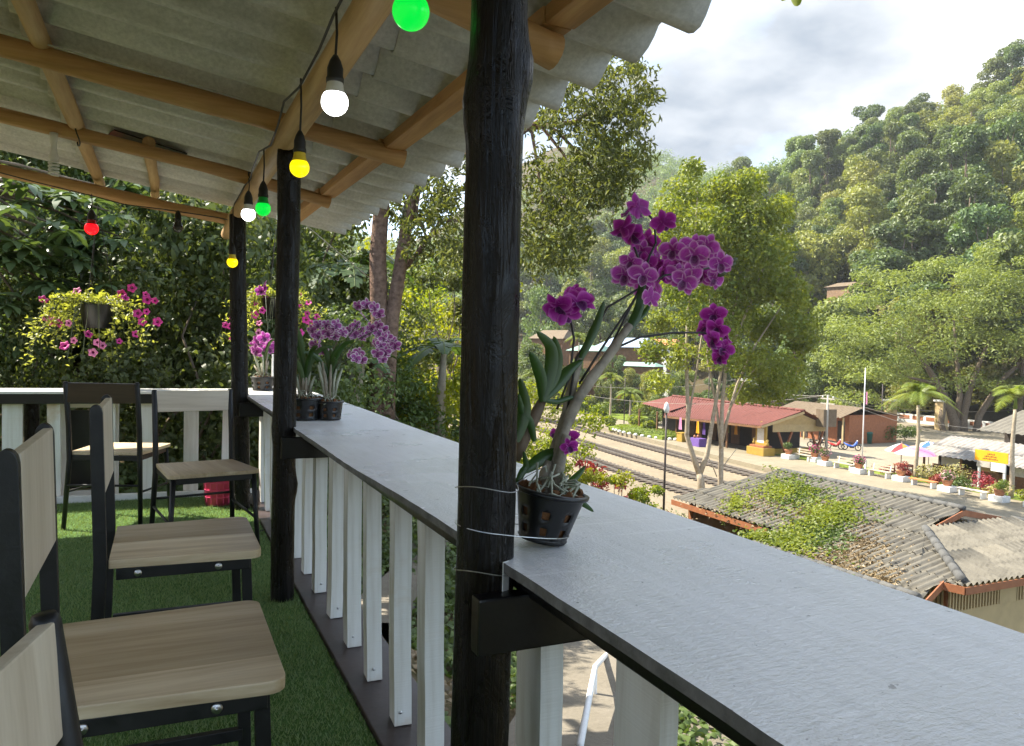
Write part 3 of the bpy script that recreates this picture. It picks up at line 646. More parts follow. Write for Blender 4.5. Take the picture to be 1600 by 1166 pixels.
# ---- hillside tree prototypes
PROT=[]
for k in range(8):
    rng=np.random.default_rng(100+k); Ht=[15,17,13,12,16,14,18,12][k]; R=[5,4.6,5.5,6,4.8,5.4,4.2,5.6][k]; mt=LF[['hill1','hill3','hill2','hill1','hill3','hill2','hill1','hill2'][k]]
    cl=make_clumps(Ht*.14,Ht*.92,R,22,rng,cr=(.22,.40),flat=.7,total=6800,shape=['round','round','dome','dome','round','round','cone','dome'][k])
    cme=crown_mesh('crown',cl,.46,mt,asp=.6,droop=.35,rng=rng,inner=.5,jit=1.1)
    b=MB(); branchy(b,(0,0,-1.0),(rng.uniform(-.5,.5),rng.uniform(-.5,.5),Ht*.8),.26,.06,6,.02,k)
    for c,r,n in cl[:9]: branchy(b,(0,0,Ht*(.25+.3*rng.random())),c,.10,.03,4,.05,k+int(10*c[0]),4)
    PROT.append((cme,b.mesh('trunk',M['bark'],True)))
FL=['broad mid-green forest tree on the slope beyond the station','dark green forest tree on the slope beyond the station','yellow-green forest tree on the slope beyond the station']
def pix(x,y,z):
    d=Vector((x,y,z-EYE)); zz=d.dot(_f); return CX+FPX*d.dot(_r)/zz, CY-FPX*d.dot(_u)/zz
def forest_label(x,y,k):
    px,py=pix(x,y,Hs(x,y)+9); look=['broad mid-green','tall dark green','spreading yellow-green','low domed mid-green','narrow dark green','rounded yellow-green','slender conical green','low domed yellow-green'][k]
    h='behind the orchid canes' if px<900 else 'above the valley houses' if px<1010 else "behind the sunlit tree's left half" if px<1130 else "behind the sunlit tree's right half" if px<1240 else 'above the brown barn' if px<1360 else "above the spreading tree's left part" if px<1450 else "above the spreading tree's middle" if px<1540 else 'near the right edge'
    b='on the crest' if x>205 else 'on the upper slope' if x>175 else 'at mid slope' if x>145 else 'on the lower slope' if x>118 else 'at the slope foot'
    return f'{look} tree {b} {h}'
def forest_tree(x,y,k,s,label,group,rz,name='forest_tree'):
    t=thing(name,label,'tree',(x,y,Hs(x,y)-.3),rz,group); t.scale=(s,s,s*random.uniform(.9,1.15))
    obj('crown',PROT[k][0],t); obj('trunk',PROT[k][1],t); return t
pts=[]; rr=random.Random(5)
tries=0
def inview(x,y,z):
    d=Vector((x,y,z-EYE)); zz=d.dot(_f); return zz>1 and -120<CX+FPX*d.dot(_r)/zz-0<1720
cand=[]
yv=60.0
while yv<330:
    xv=98.0
    while xv<232:
        x=xv+rr.uniform(-3.5,3.5); y=yv+rr.uniform(-3.5,3.5); z=Hs(x,y)
        if inview(x,y,z+5):
            px=CX+FPX*Vector((x,y,z-EYE)).dot(_r)/Vector((x,y,z-EYE)).dot(_f)
            cand.append((math.hypot(x,y),x,y,px))
        xv+=7.6
    yv+=7.6
cand.sort()
near=cand[:290]; far=cand[290:]
KCAT=[0,1,2,0,1,2,0,2]
for (d,x,y,px) in near:
    if abs(x-122)<9 and abs(y-110)<9 and x<126: continue
    if math.hypot(x-118,y-105)<8: continue
    k=rr.randrange(8); lb=FL[KCAT[k]]
    forest_tree(x,y,k,rr.uniform(.95,1.6),forest_label(x,y,k),'forest trees covering the far slope',rr.uniform(0,6.3))
# far wood as one mass: light crowns in a single mesh
Vs,Fs=[],[]; off=0
fr=np.random.default_rng(55)
def far_crown(x,y,z,R,n=230):
    P=[];N_=[]
    for q in range(6):
        c=np.array([x,y,z])+np.array([fr.uniform(-.5,.5)*R,fr.uniform(-.5,.5)*R,fr.uniform(-.3,.5)*R]); p,q_=clump_points(c,(R*.5,R*.5,R*.42),n//6,fr,inner=.4); P.append(p);N_.append(q_)
    return np.concatenate(P),np.concatenate(N_)
FP=[];FN=[]
for (d,x,y,px) in far:
    p,q=far_crown(x,y,Hs(x,y)+6*fr.uniform(.8,1.3),fr.uniform(4.5,6.5)); FP.append(p);FN.append(q)
yy=196.0
while yy<430:
    xx=4.0+ (yy-196)*.05
    while xx<330:
        x=xx+fr.uniform(-3,3); y=yy+fr.uniform(-3,3); z=Hs(x,y)
        if inview(x,y,z+5) and not (98<x<232 and y<330):
            p,q=far_crown(x,y,z+5*fr.uniform(.8,1.3),fr.uniform(5,7.5),170); FP.append(p);FN.append(q)
        xx+=9.5
    yy+=9.5
V,F=leaves(np.concatenate(FP),np.concatenate(FN),.95,.65,False,.3,rng=fr)
tag(npmesh('distant_forest',V,F,LF['hill1']),'hazy distant forest covering the far end of the valley','forest',kind='stuff')
# valley floor and lower slope trees filling the middle distance (left of the sunlit tree)
MIDL=[]
for i,(px,py,d,k,s,lb) in enumerate([
  (835,560,100,0,.62,'small green tree at the valley foot just right of the nearest post'),
  (1060,580,118,5,.62,'yellow-green tree beside the orange-roofed house'),
  (895,455,170,2,1.0,'yellow-topped tree on the hazy slope above the thatched hut'),
  (845,470,150,3,1.0,'rounded tree on the slope above the thatched hut'),
  (940,480,165,0,1.0,'tall tree on the slope above the blue-roofed house'),
  (985,490,150,1,.95,'dark tree rising just behind the blue-roofed house'),
  (1045,610,96,3,.50,'bushy tree behind the left end of the red station roof'),
  (1110,610,98,1,.52,'dark bushy tree behind the middle of the red station roof'),
  (1175,612,96,4,.60,'dark tree behind the station roof left of its chimney'),
  (1225,605,98,1,.66,'very dark tree behind the right end of the station roof'),
  (1290,560,112,3,.85,'pale green tree below the brown hillside barn'),
  (1245,520,120,0,.9,'mid-green tree left of the brown hillside barn'),
  (1300,640,105,0,.38,'low bushy tree behind the parked motorbikes'),
  (1000,600,112,1,.5,'dark shrubby tree below the orange-roofed house'),
  (900,590,118,7,.5,'small pale tree below the green-roofed house'),
  (1210,450,140,1,1.0,'dark slope tree right of the tall sunlit tree'),
  (1180,430,150,2,1.0,'yellowish slope tree behind the tall sunlit tree'),
  (720,560,120,2,.8,'hazy tree in the gap left of the nearest post'),
  (690,520,150,0,1.1,'tall hazy tree in the gap left of the nearest post')]):
    p=atd(px,py,d); z=Hs(p.x,p.y); t=thing('valley_tree',lb,'tree',(p.x,p.y,z-.3),rr.uniform(0,6)); hgt=max(4,(p.z-z)*1.05+2)
    base=[15,17,13,12,16,14,18,12][k]; sc=max(s*.8,min(hgt/base,s*1.6)); t.scale=(s,s,sc)
    obj('crown',PROT[k][0],t); obj('trunk',PROT[k][1],t)
# ================================================================ STATION AREA
G=-8.0
off=lambda y:.105*max(0,y-46)
def ribbon(name,x0,x1,y0,y1,z,mat,th=.3,step=3,kind='structure',f=off,label=None,cat=None):
    n=max(1,int((y1-y0)/step)); b=MB(); rows=[]
    for i in range(n+1):
        y=y0+(y1-y0)*i/n; o_=f(y); rows.append([(x0+o_,y,z-th),(x0+o_,y,z),(x1+o_,y,z),(x1+o_,y,z-th)])
    b.grid(rows); k=len(rows); b.add(rows[0],[(0,1,2,3)]); b.add(rows[-1],[(3,2,1,0)])
    o_=b.build(name,mat); return tag(o_,label,cat,kind=kind)
def mk_conc(name,lo,hi,sc=1.2,crack=True):
    t=NT(name); v=t.coord(); n=t.noise(v,sc,7,.65); n2=t.noise(v,sc*14,4,.7); n3=t.noise(v,.25,4)
    c=t.ramp(n,[(.3,lo),(.7,hi)]); c=t.mix(.3,c,t.ramp(n2,[(.3,[x*.6 for x in lo]),(.7,hi)])); c=t.mix(t.ramp(n3,[(.5,(0,)*3),(.7,(.4,)*3)]),c,[x*.7 for x in lo])
    return t.pbr(c,.9,t.bump(n2,.4,.02),spec=.2)
M['platform']=mk_conc('pale_platform_concrete',(.22,.188,.13),(.305,.265,.19))
M['yard']=mk_conc('station_yard_asphalt',(.22,.19,.14),(.36,.31,.23),.5)
M['ballast']=mk_conc('track_ballast',(.20,.16,.107),(.32,.262,.182),2.5)
M['pathc']=mk_conc('footpath_concrete',(.16,.14,.105),(.24,.212,.17),2)
M['rail']=paint('rail_steel',(.30,.27,.24),.35,.25,4,0,metal=.6)
M['sleeper']=paint('old_sleeper',(.09,.07,.055),.9,.3,3,.3,10)
M['whiteconc']=paint('whitewashed_concrete',(.66,.66,.63),.8,.12,5,.2,20)
M['orangewood']=paint('orange_brown_paint',(.28,.105,.045),.6,.2,4,.2,15)
M['brownwood']=paint('brown_planks',(.17,.085,.035),.7,.3,3,.3,12)
M['barnwood']=paint('weathered_barn_boards',(.24,.15,.085),.8,.3,3,.3,12)
M['beige']=paint('beige_wall_paint',(.42,.28,.12),.7,.12,3,.15,10)
M['beigelight']=paint('pale_beige_paint',(.46,.34,.17),.7,.1,3,.15,10)
M['yellow']=paint('yellow_paint',(.36,.235,.04),.5,.12,4,.1,10)
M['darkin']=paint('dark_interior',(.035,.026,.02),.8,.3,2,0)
M['purple']=paint('purple_cloth',(.12,.06,.26),.7,.15,4,.2,8)
M['terracotta']=paint('terracotta',(.38,.16,.075),.8,.2,4,.2,20)
M['lawn']=paint('sunlit_lawn',(.16,.21,.035),.9,.35,1.2,.6,30,bd=.05,spec=.1)
M['greenplastic']=paint('dark_green_plastic',(.02,.11,.085),.4,.1,3,0)
M['red']=paint('red_paint',(.55,.03,.03),.4,.15,4,0)
M['blue']=paint('blue_tarp',(.04,.12,.50),.45,.2,2,.3,4)
M['pinkc']=paint('pink_canvas',(.62,.26,.44),.7,.1,2,0)
M['orange']=paint('orange_sign_paint',(.80,.36,.015),.45,.06,2,0)
M['text']=paint('sign_lettering',(.10,.05,.02),.6,.1,2,0)
M['utility']=paint('utility_pole_concrete',(.38,.35,.30),.85,.15,3,.2,15)
M['iron']=paint('dark_iron_pole',(.05,.035,.03),.6,.3,4,.1,20)
M['tyre']=paint('tyre',(.015,.015,.015),.7,.2,5,0)
M['blueroof']=mk_asb('blue_painted_roof',(.22,.30,.42),(.36,.44,.55),.3,(.2,.2,.22))
M['greenroof']=mk_asb('green_painted_roof',(.20,.34,.28),(.32,.47,.40),.3,(.15,.2,.17))
M['orangeroof']=mk_asb('orange_painted_roof',(.50,.18,.08),(.62,.27,.14),.3,(.3,.12,.07))
M['thatch']=mk_asb('thatch',(.14,.105,.07),(.22,.17,.115),.4,(.08,.06,.045))

ribbon('station_yard',50.6,96,24,84,G-.02,M['yard'],.5,f=lambda y:0)
ribbon('platform',44.2,50.9,14,112,G,M['platform'],.55)
ribbon('ballast_bed',26,44.0,8,150,G-.36,M['ballast'],.2)
tag(box('lawn',(66,92,G-.05),(20,16,.3),M['lawn'],R=rotm(0,0,-.1)),kind='structure')
# verge strip behind the benches
ribbon('flower_verge',50.6,52.6,27,54,G+.03,M['lawn'],.2,f=lambda y:0)
tracks=[(41.9,'nearest the platform'),(36.8,'in the middle'),(32.4,'furthest from the platform')]
slp=MB().box((0,0,0),(2.0,.24,.14)).mesh('sleeper',M['sleeper'])
for xc,lb in tracks:
    t=thing('railway_track','metre-gauge railway track '+lb,'railway track',(xc,30,G-.36))
    for s in (-.52,.52):
        b=MB(); rows=[]
        for i in range(46):
            y=10+i*3.0; x=xc+s+off(y); rows.append([(x-.045-xc,y-30,.07),(x-.04-xc,y-30,.20),(x+.04-xc,y-30,.20),(x+.045-xc,y-30,.07)])
        b.grid(rows); b.build('rail',M['rail'],t)
    y=22.0
    while y<112:
        q=obj('sleeper',slp,t); q.location=(off(y),y-30,.03); q.rotation_euler=(0,0,-math.atan(.105 if y>46 else 0)); y+=.72
ribbon('platform_kerb',44.05,44.2,14,112,G+.01,M['platform'],.5)

# ---- corrugated roof planes cut to a convex outline, one object per sheet
def roof_plane(parent,O,U,Vd,poly,per,amp,sw,sh,mat,name='roof_sheet',spw=6,jit=.004,lap=.12,seed=0):
    """O origin, U unit along the eave, Vd unit down the slope; poly [(u,v)]"""
    rr=random.Random(seed); O=Vector(O);U=Vector(U).normalized();Vd=Vector(Vd).normalized();Nn=U.cross(Vd); Nn=Nn if Nn.z>0 else -Nn
    po=parent.matrix_world.translation if parent.parent is None else Vector((0,0,0)); po=Vector(parent.location)
    us=[p[0] for p in poly]; vs_=[p[1] for p in poly]
    def vr(u):
        c=[]
        for (a,b) in zip(poly,poly[1:]+poly[:1]):
            if (a[0]-u)*(b[0]-u)<=0 and abs(a[0]-b[0])>1e-9:
                t=(u-a[0])/(b[0]-a[0]); c.append(a[1]+t*(b[1]-a[1]))
        return (min(c),max(c)) if len(c)>1 else None
    u=min(us); 
    while u<max(us)-.02:
        ue=min(u+sw,max(us)); v=min(vs_); row=0
        while v<max(vs_)-.02:
            ve=min(v+sh,max(vs_)); n=max(2,int((ue-u)/per*spw)); cols=[]
            for i in range(n+1):
                uu=u+(ue-u)*i/n; r=vr(min(max(uu,min(us)+1e-4),max(us)-1e-4))
                if not r: cols.append(None); continue
                a=max(r[0],v-lap if row else v); b=min(r[1],ve)
                cols.append((uu,a,b) if b>a+.01 else None)
            b=MB(); b.closed=False; dz=rr.uniform(0,jit)+.006
            for i in range(n):
                if cols[i] and cols[i+1]:
                    q=[]
                    for (uu,va,vb) in (cols[i],cols[i+1]):
                        h=amp*math.cos(2*PI*uu/per)
                        for vv in (va,(va+vb)/2,vb):
                            q.append(O+U*uu+Vd*vv+Nn*(h+dz+.034*(vv-v)/sh)-po)
                    b.add(q,[(0,3,4,1),(1,4,5,2)])
                    e=[O+U*uu+Vd*vb+Nn*(amp*math.cos(2*PI*uu/per)+dz+.034*(vb-v)/sh-.030)-po for (uu,va,vb) in (cols[i],cols[i+1])]
                    b.add([q[2],q[5],e[1],e[0]],[(0,1,2,3)])
            if len(b.v)>8:
                for k in range(len(b.f)):
                    f=b.f[k]
                    if len(set(f))==4:
                        pa,pb,pc=(Vector(b.v[f[0]]),Vector(b.v[f[1]]),Vector(b.v[f[2]]))
                        if (pb-pa).cross(pc-pa).dot(Nn)<0: b.f[k]=f[::-1]
                bm=bmesh.new(); me=bpy.data.meshes.new(name); me.from_pydata(b.v,[],b.f); bm.from_mesh(me); bmesh.ops.remove_doubles(bm,verts=bm.verts,dist=.0006); bm.to_mesh(me); bm.free(); me.materials.append(mat)
                me.polygons.foreach_set('use_smooth',[True]*len(me.polygons))
                obj(name,me,parent)
            v=ve; row+=1
        u=ue
    return Nn
def ridge_tiles(parent,a,b,r,step,mat,name='ridge_tile'):
    a=Vector(a);b=Vector(b);po=Vector(parent.location); d=b-a; n=max(1,int(d.length/step)); t=d.normalized()
    for i in range(n):
        p=a+t*(i*step)-po; q=a+t*((i+1)*step+.03)-po
        MB().tube([p,p.lerp(q,.5),q],[r*.88,r*.94,r*1.04],10,squash=.8).build(name,mat,parent,True)

# ---- lower building with the weathered roof, just below the deck
lb=thing('wooden_house','beige wooden house with weathered grey corrugated roof overgrown by creepers','house',(18,15,-8.3))
lo=Vector(lb.location)
xr,zr,sl=19.75,-2.955,.23; cs=math.sqrt(1+sl*sl)
U=(0,1,0); Vd=Vector((-1,0,-sl))
def uv(x,y): return (y-10.9,(xr-x)*cs)
O=Vector((xr,10.9,zr))
roof_plane(lb,O,U,Vd,[uv(19.75,13.77),uv(19.75,20.6),uv(15.85,21.4),uv(15.85,17.0),uv(15.85,12.0),uv(18.07,13.56)],.21,.040,1.26,1.06,M['roofgrey'],seed=1)
roof_plane(lb,O-Vector((0,0,.012)),U,Vd,[uv(16.2,11.5),uv(16.2,16.75),uv(14.8,16.4),uv(14.8,11.2)],.21,.040,1.26,1.06,M['roofgrey'],seed=2)
roof_plane(lb,O-Vector((0,0,.018)),U,Vd,[uv(18.07,13.5),uv(18.07,14.3),uv(15.6,13.0),uv(15.95,11.0)],.21,.040,1.26,1.06,M['roofgrey'],seed=3)
# far side of the ridge
roof_plane(lb,O-Vector((0,0,.0)),U,Vector((1,0,-sl)),[(2.87,0),(9.7,0),(10.5,4),(2.87,4)],.21,.040,1.26,1.06,M['roofgrey'],seed=4)
# hip end facing the camera side
tH=Vector((0,1,.205)).normalized(); oh=Vector((15.98,11.0,-3.84))
HP=lambda x,y:(x-15.98,(y-11.0)*math.sqrt(1+.205**2))
roof_plane(lb,oh,(1,0,0),tH,[HP(15.98,11.0),HP(23.7,11.0),HP(21.6,13.6),HP(18.07,13.6)],.20,.042,1.0,1.35,M['roofgrey'],seed=5)
ridge_tiles(lb,(19.75,13.7,zr+.03),(19.75,20.7,zr+.03),.10,.42,M['ridge'])
ridge_tiles(lb,(18.1,13.6,-3.30),(15.92,10.93,-3.80),.115,.40,M['ridge'])
ridge_tiles(lb,(14.92,11.3,-4.04),(14.85,16.5,-4.06),.095,.45,M['ridge'])
ridge_tiles(lb,(21.6,13.6,-3.30),(23.7,10.95,-3.82),.1,.45,M['ridge'])
roof_plane(lb,Vector((14.85,11.1,-4.07)),U,Vector((-1,0,-.55)),[(0,0),(5.4,0),(5.4,1.2),(0,1.2)],.21,.040,1.26,1.2,M['roofgrey'],seed=6)
def lbar(a,b,w,h,mat,name): return MB().bar(Vector(a)-lo,Vector(b)-lo,w,h).build(name,mat,lb)
lbar((19.8,13.72,zr-.10),(18.0,13.5,-3.36-.08),.03,.16,M['orangewood'],'bargeboard')
lbar((19.75,13.72,zr-.10),(21.6,13.7,-3.40),.03,.16,M['orangewood'],'bargeboard')
lbar((15.88,11.42,-3.92),(14.8,11.1,-4.2),.03,.17,M['orangewood'],'bargeboard')
lbar((15.85,21.45,-4.0),(15.85,16.9,-4.0),.03,.17,M['orangewood'],'fascia')
lbar((15.98,10.98,-3.96),(23.8,10.98,-3.96),.03,.17,M['orangewood'],'fascia')
lbar((15.96,10.98,-3.95),(15.80,11.5,-3.95),.03,.17,M['orangewood'],'fascia')
MB().box(Vector((19.9,16.2,-5.5))-lo,(7.0,9.0,2.9)).build('wall',M['beige'],lb)
MB().box(Vector((16.4,19.2,-5.4))-lo,(.06,4.0,2.6)).build('side_wall',M['brownwood'],lb)
MB().box(Vector((19.9,11.66,-5.12))-lo,(7.2,.06,.9)).build('lower_wall_panel',M['beigelight'],lb)
slat=MB().box((0,0,0),(.045,.05,.62)).mesh('slat',M['beigelight'])
dk=MB().box((0,0,0),(.05,.03,.62)).mesh('gap',M['darkin'])
x=16.35
while x<23.2:
    if not (18.05<x<18.75 or 20.6<x<21.3):
        s=obj('slat',slat,lb); s.location=Vector((x,11.60,-4.36))-lo
    x+=.105
for xa in (18.4,20.95): MB().box(Vector((xa,11.60,-4.36))-lo,(.62,.05,.62)).build('panel',M['beigelight'],lb)
y=11.75
while y<13.9:
    s=obj('slat',slat,lb); s.location=Vector((16.33,y,-4.36))-lo; s.rotation_euler=(0,0,PI/2); y+=.105
for (x,y) in ((16.4,11.7),(19.9,11.7),(23.3,11.7),(16.4,21.0),(16.4,17.0)):
    MB().bar(Vector((x,y,-8.5))-lo,Vector((x,y,-4.0))-lo,.16,.16).build('post',M['orangewood'],lb)
# creepers and dead leaves on the roof
def onM(x): return zr-sl*(xr-x)
rg=np.random.default_rng(21)
def roof_leaf(n,blobs,size,mat,name,label,lift,asp=.7):
    P=[]
    for (px,py,rx,ry,w) in blobs:
        k=int(n*w*1.25); a=rg.uniform(0,2*PI,k); q=np.abs(rg.normal(size=k))*.62*(1+.35*np.sin(3*a+px)+.25*np.sin(7*a+py)); 
        for ux,uy in zip(px+rx*q*np.cos(a),py+ry*q*np.sin(a)):
            d=ray(ux,uy); s=(zr-sl*xr-EYE)/(d.z-sl*d.x); p=Vector((0,0,EYE))+d*s
            if 14.8<p.x<19.8 and 11<p.y<21.3: P.append((p.x,p.y,p.z+.03+lift*rg.random()))
    P=np.array(P); Nn=rg.normal(size=P.shape)*.45+np.array([-.1,0,1]); V,F=leaves(P,Nn,size,asp,False,.1,rng=rg)
    return tag(npmesh(name,V,F,mat),label,'leaves',kind='stuff')
roof_leaf(6500,[(1225,768,52,22,.25),(1150,790,18,16,.08),(1290,812,52,22,.25),(1230,850,45,22,.25),(1185,845,22,10,.07),(1310,800,30,18,.1)],.11,LF['palm'],'roof_creeper','green creeper spreading over the weathered house roof',.13)
roof_leaf(4200,[(1245,775,60,30,.3),(1280,835,60,32,.4),(1210,850,45,22,.3)],.12,LF['cover'],'roof_creeper','darker green creeper stems on the weathered house roof',.06)
roof_leaf(9500,[(1310,880,52,30,.34),(1200,790,75,20,.18),(1345,850,45,35,.2),(1255,800,70,30,.2),(1380,905,30,16,.08)],.085,LF['litter'],'dead_leaves','brown dead leaves lying on the weathered house roof',.02)

# ---- station building with red roof
st=thing('station_building','low wooden station building with long red tiled roof','building',(52,62,G)); so_=Vector(st.location)
def quad_roof(a,b,c,d,per,amp,mat,name,parent,po):
    a,b,c,d=[Vector(q) for q in (a,b,c,d)]; n=int((b-a).length/per*5); bb=MB(); bb.closed=False; rows=[]
    m=9
    for j in range(m):
        t=j/(m-1); row=[]
        for i in range(n+1):
            s=i/n; p=(a.lerp(b,s)).lerp(d.lerp(c,s),t); row.append(p+Vector((0,0,amp*math.cos(2*PI*i/5)-.02*((j*2)%2)))-po)
        rows.append(row)
    bb.grid(rows); return bb.build(name,mat,parent,True)
R1,R2=(52.4,51.7,-3.9),(52.8,72.0,-3.9); E1,E2=(48.6,52.9,-5.3),(48.2,67.0,-5.62)
quad_roof(R1,R2,E2,E1,.42,.05,M['roofred'],'roof_slope',st,so_)
quad_roof((52.8,66,-3.93),(52.8,72.0,-3.93),(51.2,75.6,-5.0),(48.9,66.8,-5.15),.42,.05,M['roofred'],'roof_slope',st,so_)
quad_roof(R1,R2,(56.8,73,-5.4),(56.6,52.5,-5.4),.42,.05,M['roofred'],'roof_slope',st,so_)
ridge_tiles(st,(52.4,51.7,-3.86),(52.8,72,-3.86),.16,1.0,M['roofred'])
MB().bar(Vector((48.6,52.9,-5.42))-so_,Vector((48.2,67,-5.74))-so_,.06,.2).build('fascia',M['brownwood'],st)
MB().bar(Vector(R1)-so_-Vector((0,0,.16)),Vector(E1)-so_-Vector((0,0,.1)),.05,.22).build('bargeboard',M['beigelight'],st)
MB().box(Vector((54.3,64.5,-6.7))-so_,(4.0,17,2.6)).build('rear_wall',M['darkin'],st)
for y in (57.5,60.5,64,67.5):
    MB().box(Vector((52.25,y,-6.7))-so_,(.12,1.2,2.5)).build('wall_panel',M['brownwood'],st)
for y in (54.2,58.5,62.5,66.5,70,73.5):
    MB().bar(Vector((49.5,y,G))-so_,Vector((49.5,y,-5.45))-so_,.16,.16).build('post',M['brownwood'],st)
MB().add([Vector(q)-so_ for q in ((52.4,52.35,-4.15),(50.0,53.0,-5.2),(50.0,53.0,-5.9),(56.0,52.6,-5.9),(56.0,52.6,-5.3))],[(0,1,2,3,4)]).build('gable_panel',M['beigelight'],st)
for (xa,xb) in ((51.3,50.5),(51.3,52.1),(55.2,54.5),(55.2,55.9)):
    MB().bar(Vector((xa,52.8,G+.3))-so_,Vector((xb,52.8,-5.9))-so_,.16,.16).build('gable_strut',M['orangewood'],st)
MB().box(Vector((53.6,53.6,G+.2))-so_,(6,.25,.55)).build('low_wall',M['yellow'],st)
MB().box(Vector((55.4,52.0,-4.6))-so_,(1.6,.9,1.6)).build('chimney',M['thatch'],st)
# second wing to the right rear
sw=thing('wooden_wing','orange-brown wooden shop building behind the parked motorbikes','building',(66,61,G)); wo=Vector(sw.location)
MB().box(Vector((68,61.5,-6.5))-wo,(7,8,3)).build('wall',M['orangewood'],sw)
quad_roof((66,57,-4.2),(66.5,67,-4.2),(63.2,67,-5.2),(62.8,57,-5.2),.42,.05,M['thatch'],'roof_slope',sw,wo)
quad_roof((66,57,-4.2),(66.5,67,-4.2),(72,67,-5.2),(72,57,-5.2),.42,.05,M['thatch'],'roof_slope',sw,wo)
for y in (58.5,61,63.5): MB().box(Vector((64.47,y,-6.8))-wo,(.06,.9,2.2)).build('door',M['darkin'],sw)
for y in (57.3,60,62.5,65.5): MB().bar(Vector((63.4,y,G))-wo,Vector((63.4,y,-5.2))-wo,.14,.14).build('post',M['beigelight'],sw)
# shrine, purple table, yellow box in front of the station
sh=thing('portrait_shrine','gilded portrait frame on a stepped yellow pedestal by the station corner','shrine',(49.3,53.7,G))
MB().box((0,0,.35),(1.3,2.2,.7)).build('pedestal',M['yellow'],sh,bevel=.03); MB().box((0,0,.78),(1.0,1.8,.22)).build('step',M['orangewood'],sh,bevel=.02)
MB().box((.05,0,1.75),(.18,1.35,1.75)).build('frame',M['yellow'],sh,bevel=.03); MB().box((-.045,0,1.75),(.02,.85,1.3)).build('picture',M['whiteconc'],sh)
MB().prism([(-.5,0),(.5,0),(0,.45)],.14,Matrix.Translation((.12,0,2.6))@Matrix(((0,0,-1,0),(1,0,0,0),(0,1,0,0),(0,0,0,1)))).build('crest',M['yellow'],sh)
for s in (-.85,.85): MB().lathe([(0,0),(.12,0),(.16,.2),(.06,.3),(.14,.5),(0,.62)],10,(0,s,.9)).build('vase',M['yellow'],sh,True)
tb=atz(1091,697,G); t=thing('covered_table','table under a purple cloth in front of the station','table',(tb.x,tb.y,G))
MB().add([(-.55,-.8,0),(.55,-.8,0),(.55,.8,0),(-.55,.8,0),(-.45,-.7,.78),(.45,-.7,.78),(.45,.7,.78),(-.45,.7,.78)],[(0,1,5,4),(1,2,6,5),(2,3,7,6),(3,0,4,7),(4,5,6,7)]).build('cloth',M['purple'],t,bevel=.03)
for s in (-.3,.1): MB().lathe([(0,0),(.1,0),(.14,.15),(.05,.28),(0,.3)],10,(s,.2,.79)).build('offering_bowl',M['terracotta'],t,True)
yb=atz(1066,690,G); t=thing('yellow_box','yellow box standing on the platform beside the station','box',(yb.x,yb.y,G)); MB().box((0,0,.42),(.8,.9,.84)).build('body',M['yellow'],t,bevel=.03); MB().box((0,0,.88),(.88,.98,.07)).build('lid',M['yellow'],t,bevel=.02)
# hanging clothes / garlands on the station front
for i,(px,py,c) in enumerate([(1090,668,'orange'),(1100,670,'purple'),(1150,670,'orange'),(1137,667,'lawn'),(1063,662,'pinkc')]):
    p=atd(px,py,76); t=thing('hanging_cloth',['orange','lilac','bright orange','yellow-green','pink'][i]+' cloth hanging under the station eave','cloth',(p.x,p.y,p.z-.6)); MB().add([(0,-.25,0),(.1,0,.0),(0,.25,0),(0,-.15,1.2),(.06,0,1.2),(0,.15,1.2)],[(0,1,4,3),(1,2,5,4)]).build('drape',M[c],t)

# ---- hedged bed, pots along lawn
hb=atz(1010,682,G); t=thing('clipped_hedge','low clipped hedge bed with stone kerb at the left end of the station','hedge',(hb.x+1.5,hb.y+2,G))
P,Nn=clump_points((0,0,.35),(2.2,6.0,.45),5200,inner=.3); P[:,2]=np.clip(P[:,2],.05,.62); V,F=leaves(P,Nn,.16,.7); npmesh('foliage',V,F,LF['palm'],t)
MB().box((0,0,.15),(3.6,10.5,.45)).build('hedge_core',M['lawn'],t)
for k in range(34):
    a=2*PI*k/34; q=MB().lathe([(0,0),(.2,0),(.24,.12),(.15,.25),(0,.28)],7,(2.35*math.cos(a),6.2*math.sin(a),0)).build('kerb_stone',M['whiteconc'],t,True)

# ---- platform furniture: planters and benches
def planter(x,y,label,plant,pot=True,leaf='cover',fl=None,s=1.0):
    t=thing('planter',label,'planter',(x,y,G),0); MB().box((0,0,.2),(.80*s,.95*s,.4)).build('plinth',M['whiteconc'],t,bevel=.03)
    MB().lathe([(0,.4),(.24,.4),(.34,.75),(.37,.78),(.33,.8),(0,.76)],12).build('pot',M['terracotta'],t,True)
    cl=[((random.uniform(-.2,.2),random.uniform(-.2,.2),1.0+random.uniform(-.1,.25)),(.32,.32,.26),70) for _ in range(5)]
    o_=obj('plant',crown_mesh('plant',cl,.13,LF[leaf],.6),t)
    if fl:
        P,Nn=clump_points((0,0,1.12),(.5,.5,.38),110,inner=.15); V,F=leaves(P,Nn,.11,.9); npmesh('blossoms',V,F,fl,t)
    return t
fpink=leafmat('pink_blossom',(.45,.16,.24),(.6,.28,.36),(.72,.5,.5),.3,tcol=(1.1,.9,.9),objvar=0)
fmag=leafmat('magenta_blossom',(.30,.02,.12),(.5,.04,.2),(.62,.12,.3),.3,tcol=(1.1,.7,.9),objvar=0)
PL=[(49.9,50.9,'white planter beside the station shrine with leafy green plant','cover',None),(50.9,48.9,'white planter with small red flowers, second from the station','cover',fmag),(50.0,46.9,'white planter with pale flowering shrub left of the first slatted bench','cover',fpink),
    (49.3,42.9,'white planter with magenta flowers between the two slatted benches','cover',fmag),(49.5,39.3,'white planter with red leaves left of the pink parasol','red',None),(48.9,35.2,'white planter with bushy pink flowers below the orange sign','cover',fpink),(48.9,31.6,'white planter with round green shrub, right of the pale bench','palm',None),(48.9,29.4,'white planter cut off by the right edge of the photo','lemon',fpink)]
